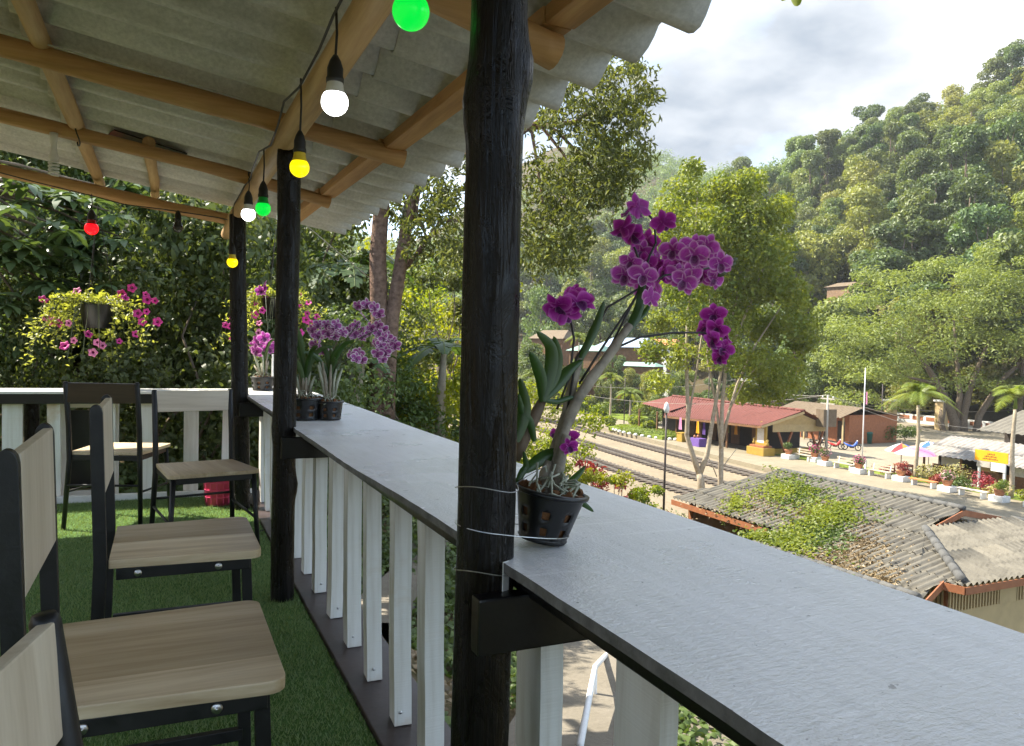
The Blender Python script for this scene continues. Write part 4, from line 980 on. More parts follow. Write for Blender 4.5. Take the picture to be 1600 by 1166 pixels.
for (x,y,l_,lf,fl) in PL: planter(x,y,l_,None,leaf=lf,fl=fl)
def bench(x,y,label,back,mat):
    t=thing('bench',label,'bench',(x,y,G))
    for s in (-.75,.75): MB().box((.05,s,.22),(.5,.12,.44)).build('leg',M['whiteconc'],t,bevel=.01)
    for k in range(3): MB().box((-.17+.19*k,0,.47),(.15,2.0,.05)).build('seat_slat',mat,t,bevel=.008)
    if back:
        for s in (-.75,.75): MB().bar((.30,s,.44),(.38,s,.95),.07,.07).build('back_post',M['whiteconc'],t)
        for z in (.66,.86): MB().bar((.33+(z-.6)*.12,-1.0,z),(.33+(z-.6)*.12,1.0,z),.05,.12).build('back_slat',mat,t)
bw=paint('weathered_bench_wood',(.42,.35,.26),.7,.2,4,.2,15); bo_=paint('orange_bench_wood',(.52,.20,.07),.6,.15,4,.2,15); bp_=paint('pale_bench_wood',(.62,.52,.45),.6,.1,4,.2,15)
bench(50.6,49.9,'slatted bench with backrest nearest the station building',True,bw)
bench(49.9,44.9,'slatted bench with backrest between pale flowers and magenta flowers',True,bw)
bench(49.5,41.2,'slatted bench with backrest left of the red-leaved planter',True,bw)
bench(49.0,37.1,'backless orange wooden bench among the flower bed',False,bo_)
bench(48.7,33.3,'backless pale pinkish bench beside the white planter with round shrub',False,bp_)
# flower bed shrubs behind the benches
def shrub(label,x,y,z,r,n,leaf,size,mat,name='flower_shrub',cat='shrub',grp=None,asp=.6,flat=.8):
    t=thing(name,label,cat,(x,y,z),random.uniform(0,6),grp)
    cl=[((random.uniform(-.5,.5)*r,random.uniform(-.5,.5)*r,r*flat*random.uniform(.5,1.0)),(r*.55,r*.55,r*.5*flat),n//6) for _ in range(6)]
    obj('foliage',crown_mesh('foliage',cl,size,mat,asp),t)
    b=MB(); 
    for k in range(4): b.tube([(0,0,-.1),(random.uniform(-.4,.4)*r,random.uniform(-.4,.4)*r,r*.8*flat)],[.03,.012],5)
    b.build('stem',M['bark'],t); return t
creamy=leafmat('cream_variegated_leaf',(.16,.20,.05),(.34,.30,.12),(.55,.45,.25),.3,objvar=0)
for i,(x,y,r,lf,l_) in enumerate([(51.4,45.3,.6,LF['cover'],'green shrub behind the slatted bench near the flagpole'),(51.3,41.9,.7,LF['red'],'low red-leaved shrub behind the slatted bench'),(51.0,40.1,.6,LF['red'],'red-leaved shrub under the pink parasol'),
   (51.3,38.0,1.3,creamy,'tall cream and green croton shrub right of the slim palm'),(51.5,36.5,1.5,creamy,'broad variegated croton shrub left of the orange sign'),(50.9,35.6,1.0,LF['cover'],'dark green shrub behind the bushy pink flowers'),(50.9,34.0,1.2,LF['red'],'dark red shrub below the orange sign'),(50.7,32.7,1.0,creamy,'pale flowering shrub behind the pale pinkish bench'),(50.6,37.2,.7,LF['red'],'orange-red bromeliad behind the orange bench'),(50.3,30.6,.7,LF['lemon'],'yellow-green shrub at the foot of the right palm')]):
    shrub(l_,x,y,G,r,420,None,.17,lf)

# ---- palms
def palm(label,x,y,z,h,L,n,name='palm_tree',lean=(0,0),mat=None):
    t=thing(name,label,'palm',(x,y,z),random.uniform(0,6)); rg2=np.random.default_rng(int(x*7+y))
    P=[(lean[0]*k/8*h+.05*math.sin(k),lean[1]*k/8*h,h*k/8) for k in range(9)]
    MB().tube(P,[.17-.008*k for k in range(9)],9).build('trunk',M['barkgrey'],t,True)
    top=np.array(P[-1]); MB().tube([tuple(top),tuple(top+np.array([0,0,.9]))],[.13,.06],8).build('crownshaft',LF['palm'],t,True)
    for k in range(n):
        a=2*PI*k/n*2.4+rg2.uniform(-.2,.2); el=rg2.uniform(.2,1.25) if k>2 else 1.3; V=[];F=[]
        m=16; pts=[]
        for i in range(m+1):
            s=i/m; r=L*(s*math.cos(el)+.10*s*s); zz=.7+L*(math.sin(el)*s-(.75+.2*math.cos(el))*s*s*.9); pts.append(np.array([math.cos(a)*r,math.sin(a)*r,zz])+top)
        for i in range(1,m):
            tg=pts[i+1]-pts[i-1]; tg/=np.linalg.norm(tg); sd=np.cross(tg,[0,0,1]); sd/=max(1e-6,np.linalg.norm(sd)); w=.55*L*.42*math.sin(PI*min(1,.12+.9*i/m))+.1
            for sg in (-1,1):
                for q in (0,.5):
                    b0=pts[i]+(pts[i+1]-pts[i])*q; tip=b0+sd*sg*w*.8+tg*w*.55-np.array([0,0,w*.35*rg2.uniform(.6,1.4)]); wd=tg*.045
                    b=len(V); V+=[b0-wd,b0+wd,tip]; F.append([b,b+1,b+2])
        fo=npmesh('frond',np.array(V),np.array(F),mat or LF['palm'],t); MB().tube([tuple(p) for p in pts],[.035*(1-.8*i/m) for i in range(m+1)],4).build('midrib',LF['palm'],fo)
    return t
p=atz(1430,752,G); palm('slim palm right of the pink parasol with arching yellow-green fronds',p.x+.6,p.y+.4,G,5.6,2.9,15)
p=atz(1578,780,G); palm('palm by the right edge of the photo behind the benches',p.x+.4,p.y+.2,G,5.9,2.7,15)
for i,(px,py,d,h,l_) in enumerate([(985,625,96,5.5,'palm standing on the lawn left of the station'),(905,535,118,9,'tall thin palm with drooping yellow fronds near the thatched hut'),(955,600,104,4,'small palm in front of the green-roofed house'),(835,600,95,5,'palm half hidden by the orchid canes')]):
    q=atd(px,py,d); z=Hs(q.x,q.y) if d>100 else G; palm(l_,q.x,q.y,z,max(2.5,q.z-z),2.6,13)

# ---- flagpole, utility poles, wires
def pole(label,cat,name,x,y,z0,z1,r0,r1,mat,arms=0):
    t=thing(name,label,cat,(x,y,z0)); MB().tube([(0,0,0),(0,0,(z1-z0)*.5),(0,0,z1-z0)],[r0,(r0+r1)/2,r1],8).build('shaft',mat,t,True)
    for k in range(arms): MB().box((0,0,z1-z0-.35-.45*k),(.10,1.6,.10)).build('cross_arm',mat,t); 
    if arms:
        for s in (-.6,0,.6): MB().lathe([(0,0),(.06,0),(.07,.12),(.03,.2),(0,.2)],8,(0,s,z1-z0-.30)).build('insulator',M['whiteconc'],t,True)
    return t
fpt=atz(1345,742,G); fp=pole('white flagpole standing behind the slatted benches','flagpole','flagpole',50.9,44.0,G,aty(1350,575,44.0).z,.06,.035,M['pvc'])
for s in (-.35,.35): MB().box((0,s,.45),(.12,.12,.9)).build('side_post',M['pvc'],fp)
fl=aty(1353,622,44.0); f_=thing('flag','small furled red and white flag hanging on the flagpole','flag',(50.98,43.95,fl.z-.5)); MB().grid([[(.02*math.sin(j*2+i),-.04*j,.25*i) for j in range(5)] for i in range(5)]).build('cloth',M['pinkc'],f_)
UP=[(1290,722,'utility pole with cross-arms beside the parked motorbikes',617,70,2),(1163,640,'utility pole behind the middle of the red station roof',590,92,1),(1107,625,'slender pole among the trees behind the station',580,96,0),(975,660,'dark lamp pole at the edge of the lawn',590,96,0),(1376,690,'slim pole behind the green bins',600,84,0)]
UT=[]
for (px,py,l_,ty,d,a) in UP:
    q=atd(px,py,d); tp=atd(px+2,ty,d); pole(l_,'pole','utility_pole',q.x,q.y,G-.2,tp.z,.14 if a else .07,.09 if a else .05,M['utility'] if a else M['iron'],a); UT.append(Vector((q.x,q.y,tp.z)))
q=atd(1037,795,42); tp=atd(1042,645,42); lp=pole('thin dark lamp post standing before the railway tracks','lamp post','lamp_post',q.x,q.y,Hs(q.x,q.y)-.2,tp.z,.07,.05,M['iron'])
MB().lathe([(0,0),(.12,0),(.16,.25),(.10,.5),(.02,.6),(0,.6)],10,(0,0,tp.z-(Hs(q.x,q.y)-.2))).build('lantern',M['whiteconc'],lp,True)
def wire(a,b,sag,label,r=.016):
    a=Vector(a);b=Vector(b); P=[a.lerp(b,k/16)-Vector((0,0,sag*4*(k/16)*(1-k/16))) for k in range(17)]
    tag(MB().tube(P,r,4).build('overhead_wire',M['utility']),label,'wire')
wire(atd(825,590,80),UT[1],1.2,'overhead wire running from the left to the pole behind the station')
wire(atd(825,600,80),UT[0],1.4,'overhead wire crossing above the red station roof')
wire(UT[1],UT[0],.8,'overhead wire between the two poles with cross-arms')
wire(UT[0],atd(1600,690,75),1.0,'overhead wire running right from the pole by the motorbikes')
wire(UT[0],atd(1600,672,75),.9,'upper overhead wire running right from the pole by the motorbikes')
wire(UT[1]+Vector((0,0,-.5)),atd(1600,640,100),1.5,'overhead wire passing in front of the big spreading tree')
wire(atd(470,345,9.5),atd(760,560,30),.2,'thin pale wire slanting down left of the nearest post',.008)

# ---- motorbikes, bins
def motorbike(px,py,label,mat,rz):
    q=atz(px,py,G-.02); t=thing('motorbike',label,'motorbike',(q.x,q.y,G-.01),rz,'motorbikes parked by the station')
    for x in (-.6,.6):
        w=MB().tube([(x+.26*math.cos(2*PI*k/18),0,.30+.26*math.sin(2*PI*k/18)) for k in range(19)],.05,6,cap=False).build('wheel',M['tyre'],t,True); MB().lathe([(0,-.05),(.06,-.05),(.06,.05),(0,.05)],8,(x,0,.3),rotm(PI/2)).build('hub',M['utility'],w,True)
    MB().tube([(.62,0,.3),(.5,0,.7),(.42,0,1.0)],[.05,.05,.03],6).build('fork',M['utility'],t,True)
    MB().tube([(.40,-.32,1.03),(.42,0,1.0),(.40,.32,1.03)],.022,6).build('handlebar',M['tyre'],t,True)
    MB().tube([(.52,0,.92),(.40,0,.62),(.15,0,.38),(-.25,0,.45),(-.7,0,.72)],[.09,.15,.12,.15,.05],8,squash=.9).build('body',mat,t,True)
    MB().tube([(.1,0,.70),(-.3,0,.76),(-.68,0,.80)],[.07,.12,.07],8,squash=.6).build('seat',M['tyre'],t,True)
    MB().box((.05,0,.34),(.4,.22,.22)).build('engine',M['iron'],t,bevel=.03)
    MB().lathe([(0,0),(.09,.0),(.1,.05),(0,.09)],10,(.50,0,.92),rotm(0,rad(70))).build('headlight',M['pvc'],t,True)
motorbike(1304,702,'red motorbike parked left of the blue one',M['red'],rad(-60)); motorbike(1330,704,'blue and white motorbike parked by the flagpole',M['blue'],rad(-55)); motorbike(1276,700,'dark motorbike half hidden by the utility pole',M['iron'],rad(-50))
for (px,py,c,l_) in ((1332,690,'greenplastic','dark green bin left of the yellow bin'),(1341,691,'yellow','yellow bin between the green bins'),(1356,693,'greenplastic','larger green bin right of the yellow bin')):
    q=atz(px,py,G-.02); t=thing('bin',l_,'bin',(q.x,q.y,G-.02)); MB().lathe([(0,0),(.36,0),(.45,1.05),(.48,1.08),(.45,1.12),(0,1.14)],14).build('drum',M[c],t,True); MB().lathe([(.49,1.10),(.40,1.22),(0,1.28)],14).build('lid',M[c],t,True)
# ---- clipped hedges near the bins, gate
for (px,py,r,l_) in ((1327,665,1.6,'tall rounded dark bush behind the bins'),(1355,672,2.0,'clipped yellow-green hedge behind the bins'),(1385,682,1.8,'low hedge right of the bins'),(1415,680,1.5,'leafy bush right of the gate pillar')):
    q=atz(px,min(py+8,698),G); shrub(l_,q.x,q.y,G,r,900,None,.22,LF['cover'] if 'yellow' not in l_ else LF['palm'],'clipped_bush','bush')
for (px,l_) in ((1390,'square beige gate pillar left of the yard entrance'),(1470,'beige gate pillar right of the yard entrance')):
    q=atz(px,672,G); t=thing('gate_pillar',l_,'pillar',(q.x,q.y,G)); MB().box((0,0,1.8),(1.1,1.1,3.6)).build('shaft',M['beigelight'],t,bevel=.05); MB().box((0,0,3.7),(1.4,1.4,.22)).build('cap',M['whiteconc'],t,bevel=.03)
q=atz(1430,668,G); t=thing('yard_wall','low wall with red panels behind the yard','wall',(q.x+6,q.y,G)); MB().box((0,0,.6),(.3,20,1.2)).build('plinth',M['whiteconc'],t)
for k in range(-4,5): MB().box((-.18,k*2.1,.75),(.06,1.6,.5)).build('panel',M['orangewood'],t)
# ---- kiosk with rusty roof, sign, mural, parasols
kk=thing('market_kiosk','small kiosk with rusty striped sheet-metal roof','kiosk',(55,37.5,G)); ko=Vector(kk.location)
roof_plane(kk,Vector((57.2,31.8,-5.05)),(0,1,0),Vector((-1,0,-.30)),[(0,0),(9.2,0),(9.2,4.2),(0,4.2)],.42,.04,1.55,2.2,M['rustmetal'],seed=9)
roof_plane(kk,Vector((57.2,31.8,-5.05)),(0,1,0),Vector((1,0,-.30)),[(0,0),(9.2,0),(9.2,3),(0,3)],.42,.04,1.55,3,M['rustmetal'],seed=10)
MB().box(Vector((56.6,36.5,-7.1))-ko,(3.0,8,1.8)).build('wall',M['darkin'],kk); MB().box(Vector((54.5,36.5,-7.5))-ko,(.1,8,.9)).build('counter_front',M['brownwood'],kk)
for y in (32.2,34.8,37.5,40.5): MB().bar(Vector((53.5,y,G))-ko,Vector((53.5,y,-6.25))-ko,.12,.12).build('post',M['brownwood'],kk)
for i,y in enumerate((33.6,36.1,39.0)): MB().box(Vector((54.44,y,-6.75))-ko,(.03,1.5,.6)).build('display',M[['whiteconc','beigelight','whiteconc'][i]],kk)
sg=thing('station_sign','orange sign board on white posts among the flower shrubs','sign',(52.6,34.6,G)); 
so2=Vector(sg.location); 
ps=[aty(1508,712,35.6),aty(1546,722,33.9)]
for yy_ in (-.9,.9): MB().box((0,yy_,.9),(.14,.14,2.4)).build('post',M['whiteconc'],sg,bevel=.01)
MB().box((-.1,0,2.35),(.06,2.35,.75)).build('board',M['orange'],sg,bevel=.01); MB().box((-.09,.55,1.75),(.05,.95,.42)).build('notice',M['utility'],sg); MB().box((-.09,-.5,1.68),(.05,1.0,.62)).build('notice',M['pvc'],sg)
for (z,w) in ((2.5,.55),(2.33,.95),(2.16,1.2)):
    k=int(w/.11)
    for i in range(k): MB().box((-.134,w/2-.11*i-.05,z+.012*((i*7)%3-1)),(.008,.075,.07+.02*((i*5)%3))).build('lettering',M['text'],sg)
mw=thing('mural_wall','painted mural wall with green and red patches at the right edge','wall',(57,30.0,G)); MB().box((0,0,1.1),(.15,3.6,2.2)).build('panel',M['whiteconc'],mw)
for i,(y,z,w,h,c) in enumerate([(.9,1.6,.8,.3,'terracotta'),(.2,1.75,.5,.3,'orange'),(-.6,1.5,.9,.35,'terracotta'),(1.3,1.3,.5,.25,'greenplastic'),(.5,1.05,.9,.2,'red'),(-.9,1.0,.9,.2,'red'),(-1.3,1.8,.4,.4,'lawn'),(-.2,.5,2.5,.5,'blueroof')]): MB().box((-.085-.001*i,y,z),(.02,w,h)).build('painted_patch',M[c],mw)
q_=box('canopy_slab',(57.5,29.6,-5.65),(5,4.6,.12),M['utility'],R=rotm(0,.08,0)); tag(q_,'flat grey canopy above the mural wall','canopy')
def parasol(px,py,z,R,label,cols):
    q=atz(px,py,z); t=thing('parasol',label,'parasol',(q.x,q.y,G)); hz=z-G
    n=8
    for k in range(n):
        a0,a1=2*PI*k/n,2*PI*(k+1)/n; rows=[]
        for i in range(5):
            r=R*i/4; zz=hz-.62*(i/4)**1.6; rows.append([(r*math.cos(a0),r*math.sin(a0),zz),(r*.97*math.cos((a0+a1)/2),r*.97*math.sin((a0+a1)/2),zz-.02),(r*math.cos(a1),r*math.sin(a1),zz)])
        b=MB(); b.closed=False; b.grid(rows); b.build('canopy_panel',M[cols[k%len(cols)]],t,True)
    MB().tube([(0,0,0),(0,0,hz+.15)],.035,8).build('pole',M['utility'],t)
    return t
parasol(1431,697,-5.65,1.5,'large pink parasol over the flower market tables',['pinkc'])
parasol(1409,693,-5.85,1.25,'red, blue and yellow striped parasol behind the pink one',['red','yellow','blue','whiteconc'])
parasol(1452,690,-5.9,1.3,'blue and white parasol between the pink one and the kiosk',['blue','whiteconc'])
q=atz(1415,740,G); t=thing('stall_table','wooden stall table under the pink parasol','table',(52.6,41.2,G))
MB().box((0,0,.75),(1.1,1.8,.06)).build('tabletop',M['orangewood'],t)
for sx in (-.45,.45):
    for sy in (-.8,.8): MB().box((sx,sy,.37),(.07,.07,.74)).build('leg',M['brownwood'],t)
bt=thing('big_shed','grey canvas-roofed shed behind the kiosk at the right edge','shed',(72,38,G)); bo2=Vector(bt.location)
quad_roof((74,30,-3.6),(74,46,-3.6),(66,45,-5.2),(66,30,-5.2),.6,.04,M['roofgrey'],'roof_slope',bt,bo2); MB().box(Vector((73,38,-6.6))-bo2,(6,14,2.6)).build('wall',M['darkin'],bt)
# ---- houses across the valley
def house(name,label,px,py,d,w,dp,h,mats,rz=0,tiers=1,wall='brownwood'):
    q=atd(px,py,d); z=Hs(q.x,q.y); t=thing(name,label,'house',(q.x,q.y,z-.5),rz); top=q.z-z+.5
    hw=max(1.5,top-h); MB().box((0,0,hw/2),(dp*.86,w*.86,hw)).build('wall',M[wall],t)
    for k in range(int(w/1.8)): MB().box((-dp*.43-.03,-w*.38+k*1.8,hw*.62),(.06,1.0,min(1.6,hw*.3))).build('window',M['darkin'],t)
    b=MB(); b.add([(-dp/2,-w/2,hw),(dp/2,-w/2,hw),(dp/2,w/2,hw),(-dp/2,w/2,hw),(0,-w*.36,hw+h),(0,w*.36,hw+h)],[(0,3,5,4),(1,4,5,2),(0,4,1),(3,2,5),(0,1,2,3)]); b.build('roof',M[mats[0]],t)
    if len(mats)>1:
        MB().bar((-dp*.62,-w*.4,hw*.52),(-dp*.62,w*.4,hw*.52),1.6,.10,up=(-.3,0,1)).build('awning',M[mats[1]],t)
    MB().box((-dp*.48,0,hw*.40),(.1,w*.8,.8)).build('balcony_rail',M['orangewood'],t)
    return t
house('valley_house','house with a blue roof and orange awning across the valley',985,528,128,9,9,1.6,['blueroof','orangeroof'],rad(30),wall='brownwood')
house('valley_house','house with green roof left of the blue-roofed house',925,540,126,6.5,6,.9,['greenroof','greenroof'],rad(30))
house('valley_house','small green-roofed shed in front of the orange awning',1000,566,118,7,4,.6,['greenroof'],rad(30))
house('thatched_hut','low thatched hut on the slope above the palms',868,516,140,8,6,1.6,['thatch','utility'],rad(25))
house('hill_barn','brown plank barn on the forested slope',1330,441,140,8.0,5,.9,['thatch'],rad(5),wall='barnwood')
house('valley_house','white and red-roofed house peeping out right of the tall sunlit tree',1040,530,140,7,6,1.5,['orangeroof'],rad(20),wall='whiteconc')

for i,(px,py,d,r,k,l_) in enumerate([(905,596,112,2.4,'cover','rounded green bush below the green-roofed house'),(940,606,108,2.2,'palm','yellow-green bush at the back of the lawn'),(972,598,112,2.6,'cover','bushy shrub below the blue-roofed house'),(1008,604,108,2.4,'palm','pale bush below the small green-roofed shed'),(1030,580,118,2.6,'cover','dark bush under the orange awning'),(880,560,124,3,'cover','bush under the thatched hut'),(850,575,118,2.8,'palm','sunlit bush between thatched hut and orchid canes'),(930,575,120,2.2,'lemon','bright bush in front of the green-roofed house'),(995,640,92,1.2,'lemon','low golden bush on the lawn edge'),(955,645,92,1.1,'palm','round clipped bush on the lawn'),(1015,655,86,1.3,'lemon','tall golden bush at the left end of the station roof')]):
    q=atd(px,py,d); z=Hs(q.x,q.y) if d>100 else G
    shrub(l_,q.x,q.y,z if d<100 else min(z+.0,q.z),r,900,None,.34,LF[k],'garden_bush','bush')
# ================================================================ MAIN TREES
for i,(px,py,d,k,s,lb_) in enumerate([(945,572,112,3,.40,'domed green tree in front of the green-roofed house'),(985,588,112,5,.36,'rounded yellow-green tree below the orange awning'),(900,572,114,0,.42,'leafy tree left of the green-roofed house'),(868,560,116,2,.45,'spreading pale tree below the thatched hut'),(1018,590,108,7,.38,'low pale tree left of the red station roof'),(965,560,116,1,.36,'small dark tree between the two green-roofed houses')]):
    p=atd(px,py,d); z=Hs(p.x,p.y); t=thing('garden_tree',lb_,'tree',(p.x,p.y,z-.3),i*1.3); base=[15,17,13,12,16,14,18,12][k]; t.scale=(s*1.1,s*1.1,max(s,(p.z-z+1.5)/base)); obj('crown',PROT[k][0],t); obj('trunk',PROT[k][1],t)

def tree_thing(name,label,x,y,z,clumps,size,leafm,trunk_builder,barkm,asp=.5,fine=False,droop=.3,seed=1,**k):
    t=thing(name,label,'tree',(x,y,z)); rng=np.random.default_rng(seed)
    obj('crown',crown_mesh('crown',clumps,size,leafm,asp,fine,droop,rng,**k),t)
    b=MB(); trunk_builder(b); b.build('trunk',barkm,t,True); return t
def rel(px,py,d,o): return tuple(atd(px,py,d)-Vector(o))
# tall sunlit tree in the middle
D=50; o=Vector((33.2,41.2,Hs(33.2,41.2)))
rgc=np.random.default_rng(3); cl=[]
spec=[(1085,262,26),(1078,300,40),(1130,300,45),(1165,290,38),(1045,330,38),(1100,345,50),(1160,345,50),(1205,335,40),(1222,318,26),(1035,380,34),(1080,400,45),(1140,400,50),(1195,395,48),(1225,385,30),(1060,450,40),(1115,450,48),(1170,455,50),(1220,450,42),(1245,470,34),(1035,500,30),(1085,505,38),(1140,505,44),(1195,510,46),(1240,515,42),(1020,545,28),(1060,555,30),(1120,560,36),(1180,570,42),(1230,575,40),(1250,545,26),(1205,610,34),(1160,615,28),(1245,610,22),(1030,590,26)]
for (px,py,r) in spec:
    for q in range(2):
        rw=r*D/FPX*rgc.uniform(.75,1.0); cl.append((rel(px+rgc.uniform(-10,10),py+rgc.uniform(-10,10),D+rgc.uniform(-4,4),o),(rw,rw,rw*.8),int(480*(r/40)**2)))
def tb(b):
    w=lambda px,py,d=D:Vector(rel(px,py,d,o))
    b.tube([w(1097,790),w(1095,750),w(1093,740)],[.28,.24,.2],9)
    for P,r0,r1 in [([(1093,742),(1082,710),(1073,680),(1075,640),(1072,560),(1075,480),(1085,380),(1090,300)],.19,.05),([(1093,742),(1105,710),(1112,665),(1120,620),(1130,560),(1150,470),(1160,380)],.18,.05),
       ([(1073,680),(1078,640),(1090,570),(1100,500)],.10,.04),([(1125,790),(1126,740),(1127,700),(1128,640),(1135,560),(1170,480),(1200,400)],.20,.05),([(1128,690),(1140,640),(1152,600),(1180,540),(1220,480)],.12,.04),([(1127,700),(1120,640),(1105,560),(1110,450)],.11,.04),([(1140,640),(1165,590),(1200,560)],.07,.03),
       ([(1126,735),(1140,715),(1152,700)],.04,.02),([(1120,745),(1112,725),(1105,712)],.04,.02)]:
        n=len(P); b.tube([w(*p,D+.15*math.sin(i*1.3)) for i,p in enumerate(P)],[r0+(r1-r0)*i/(n-1) for i in range(n)],8)
tree_thing('sunlit_tree','tall slender many-stemmed tree with sunlit yellow-green crown before the station',o.x,o.y,o.z,cl,.31,LF['center'],tb,M['barkgrey'],asp=.5,droop=.35,seed=4,inner=.75,jit=1.3)
# spreading rain tree at right
D=97; o=Vector((79.4,56.3,G)); cl=[]; rgc=np.random.default_rng(6)
for (px,py,r) in [(1320,520,45),(1310,560,40),(1350,470,50),(1345,540,55),(1350,590,42),(1300,600,26),(1385,440,45),(1400,500,60),(1405,560,55),(1430,430,45),(1450,480,60),(1460,540,60),(1470,425,45),(1500,470,60),(1520,420,50),(1510,530,60),(1550,480,60),(1560,430,50),(1570,540,60),(1600,450,60),(1600,520,60),(1640,470,60),(1640,540,60),(1320,580,34),(1365,585,36),(1415,585,40),(1500,595,40),(1350,440,30),(1440,590,35),(1530,590,45),(1590,595,50),(1380,600,30),(1545,400,35),(1590,405,40),(1680,500,60),(1300,625,26),(1340,625,32),(1385,625,30),(1425,615,30),(1470,600,35),(1560,610,40),(1610,620,40),(1335,500,40),(1290,560,22)]:
    for q in range(3):
        rw=r*D/FPX*rgc.uniform(.5,.8); cl.append((rel(px+rgc.uniform(-18,18),py+rgc.uniform(-16,16),D+rgc.uniform(-9,9),o),(rw,rw,rw*.5),int(330*(r/50)**2)))
def tb(b):
    w=lambda px,py,d=D:Vector(rel(px,py,d,o))
    for P,r0,r1 in [([(1490,700),(1492,660),(1480,630),(1465,600),(1440,560),(1400,520)],.75,.2),([(1505,700),(1505,650),(1515,610),(1530,570),(1550,520)],.6,.15),([(1492,660),(1500,620),(1495,560),(1490,500)],.45,.12),([(1520,700),(1530,650),(1560,600),(1600,560),(1650,520)],.5,.12),([(1465,600),(1420,590),(1370,560)],.22,.08),([(1475,625),(1470,660),(1480,700)],.4,.4)]:
        n=len(P); b.tube([w(*p) for p in P],[r0+(r1-r0)*i/(n-1) for i in range(n)],9)
tree_thing('rain_tree','huge spreading tree with feathery yellow-green crown at right',o.x,o.y,o.z,cl,.42,LF['rain'],tb,M['bark'],asp=.40,droop=.2,seed=9,inner=.6,up=.8)
# near tree left of the nearest post: two reddish trunks, crown reaching over to the right
D=12.5; o=hit(592,628); o=Vector((atd(592,630,D).x,atd(592,630,D).y,Hs(atd(592,630,D).x,atd(592,630,D).y)))
cl=[]; rgc=np.random.default_rng(8)
for (px,py,r,n) in [(870,120,26,150),(905,110,26,190),(945,110,26,230),(985,110,22,200),(1005,150,16,130),(880,160,28,170),(930,160,30,250),(975,165,24,200),(1000,190,13,90),(860,190,22,100),(890,205,22,100),(940,190,20,120),(905,240,22,150),(950,225,28,260),(985,235,20,190),(930,265,28,240),(970,270,22,200),(1005,250,10,50),(880,285,26,200),(920,300,30,240),(955,300,22,180),(845,270,22,150),(850,310,28,200),(890,330,26,190),(840,350,26,220),(870,370,26,200),(900,375,16,90),(845,400,22,200),(880,410,18,120),(905,405,10,40),(700,300,25,170),(670,320,28,190),(700,345,28,220),(650,350,25,160),(720,260,18,90),(715,385,22,150),(680,390,22,120),(640,395,18,80),(620,330,22,120),(660,280,20,100),(560,300,20,130),(530,330,25,160),(600,300,18,80),(700,230,16,60)]:
    for q in range(int(n*.21)):
        cl.append((rel(px+rgc.normal()*.72*r,py+rgc.normal()*.62*r,D+rgc.normal()*.7,o),(.17,.17,.13),11))
def tb(b):
    w=lambda px,py,d=D:Vector(rel(px,py,d,o))
    for P,r0,r1 in [([(590,660),(591,600),(593,500),(590,400),(596,320),(600,250),(610,180)],.165,.11),([(604,655),(606,600),(612,500),(628,400),(640,320),(660,262),(700,238),(760,222),(830,200),(900,190),(960,150)],.14,.02),
        ([(645,300),(640,260),(655,225),(700,190)],.11,.05),([(700,238),(760,250),(840,190),(870,205),(900,235),(925,262)],.05,.015),([(620,430),(650,400),(690,345),(720,345)],.06,.02),([(840,190),(880,240),(900,290),(860,330)],.03,.012),([(660,262),(650,330),(670,380)],.04,.02),([(830,200),(840,260),(850,330),(845,380)],.03,.012),([(560,560),(590,480)],.03,.02)]:
        n=len(P); b.tube([w(*p,D+.1*math.sin(i*1.7)) for i,p in enumerate(P)],[r0+(r1-r0)*i/(n-1) for i in range(n)],9,wob=.06)
tree_thing('roadside_tree','twin-trunked reddish-barked tree whose olive crown overhangs behind the nearest post',o.x,o.y,o.z,cl,.115,LF['near'],tb,M['barkred'],asp=.30,fine=False,droop=.75,seed=11,inner=1.0,jit=1.4)

# ---- thicket on the bank behind the deck
SH=[]
for k in range(5):
    rng=np.random.default_rng(300+k); cl=[]
    for i in range(16):
        a=rng.uniform(0,2*PI); q=rng.random()**.5*1.0; z=rng.uniform(.25,1.7); r=rng.uniform(.3,.5); cl.append(((q*math.cos(a),q*math.sin(a),z),(r,r,r*.8),520))
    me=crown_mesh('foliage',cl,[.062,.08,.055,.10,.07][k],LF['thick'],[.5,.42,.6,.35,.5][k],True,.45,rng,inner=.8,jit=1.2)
    b=MB()
    for i in range(7): c=cl[i][0]; branchy(b,(0,0,-.3),c,.025,.008,5,.08,i+k,5)
    SH.append((me,b.mesh('stem',M['bark'],True)))
rr=random.Random(77); nshr=0
rows_=[(7.9,-5.6,1.2,1.35,(.9,1.15)),(9.4,-7.0,1.5,1.45,(1.0,1.3)),(11.2,-9.0,1.9,1.7,(1.2,1.5)),(13.5,-11,2.2,2.1,(1.4,1.9)),(16.5,-14,.6,2.6,(1.8,2.3)),(20,-17,.3,3.2,(2.2,2.9))]
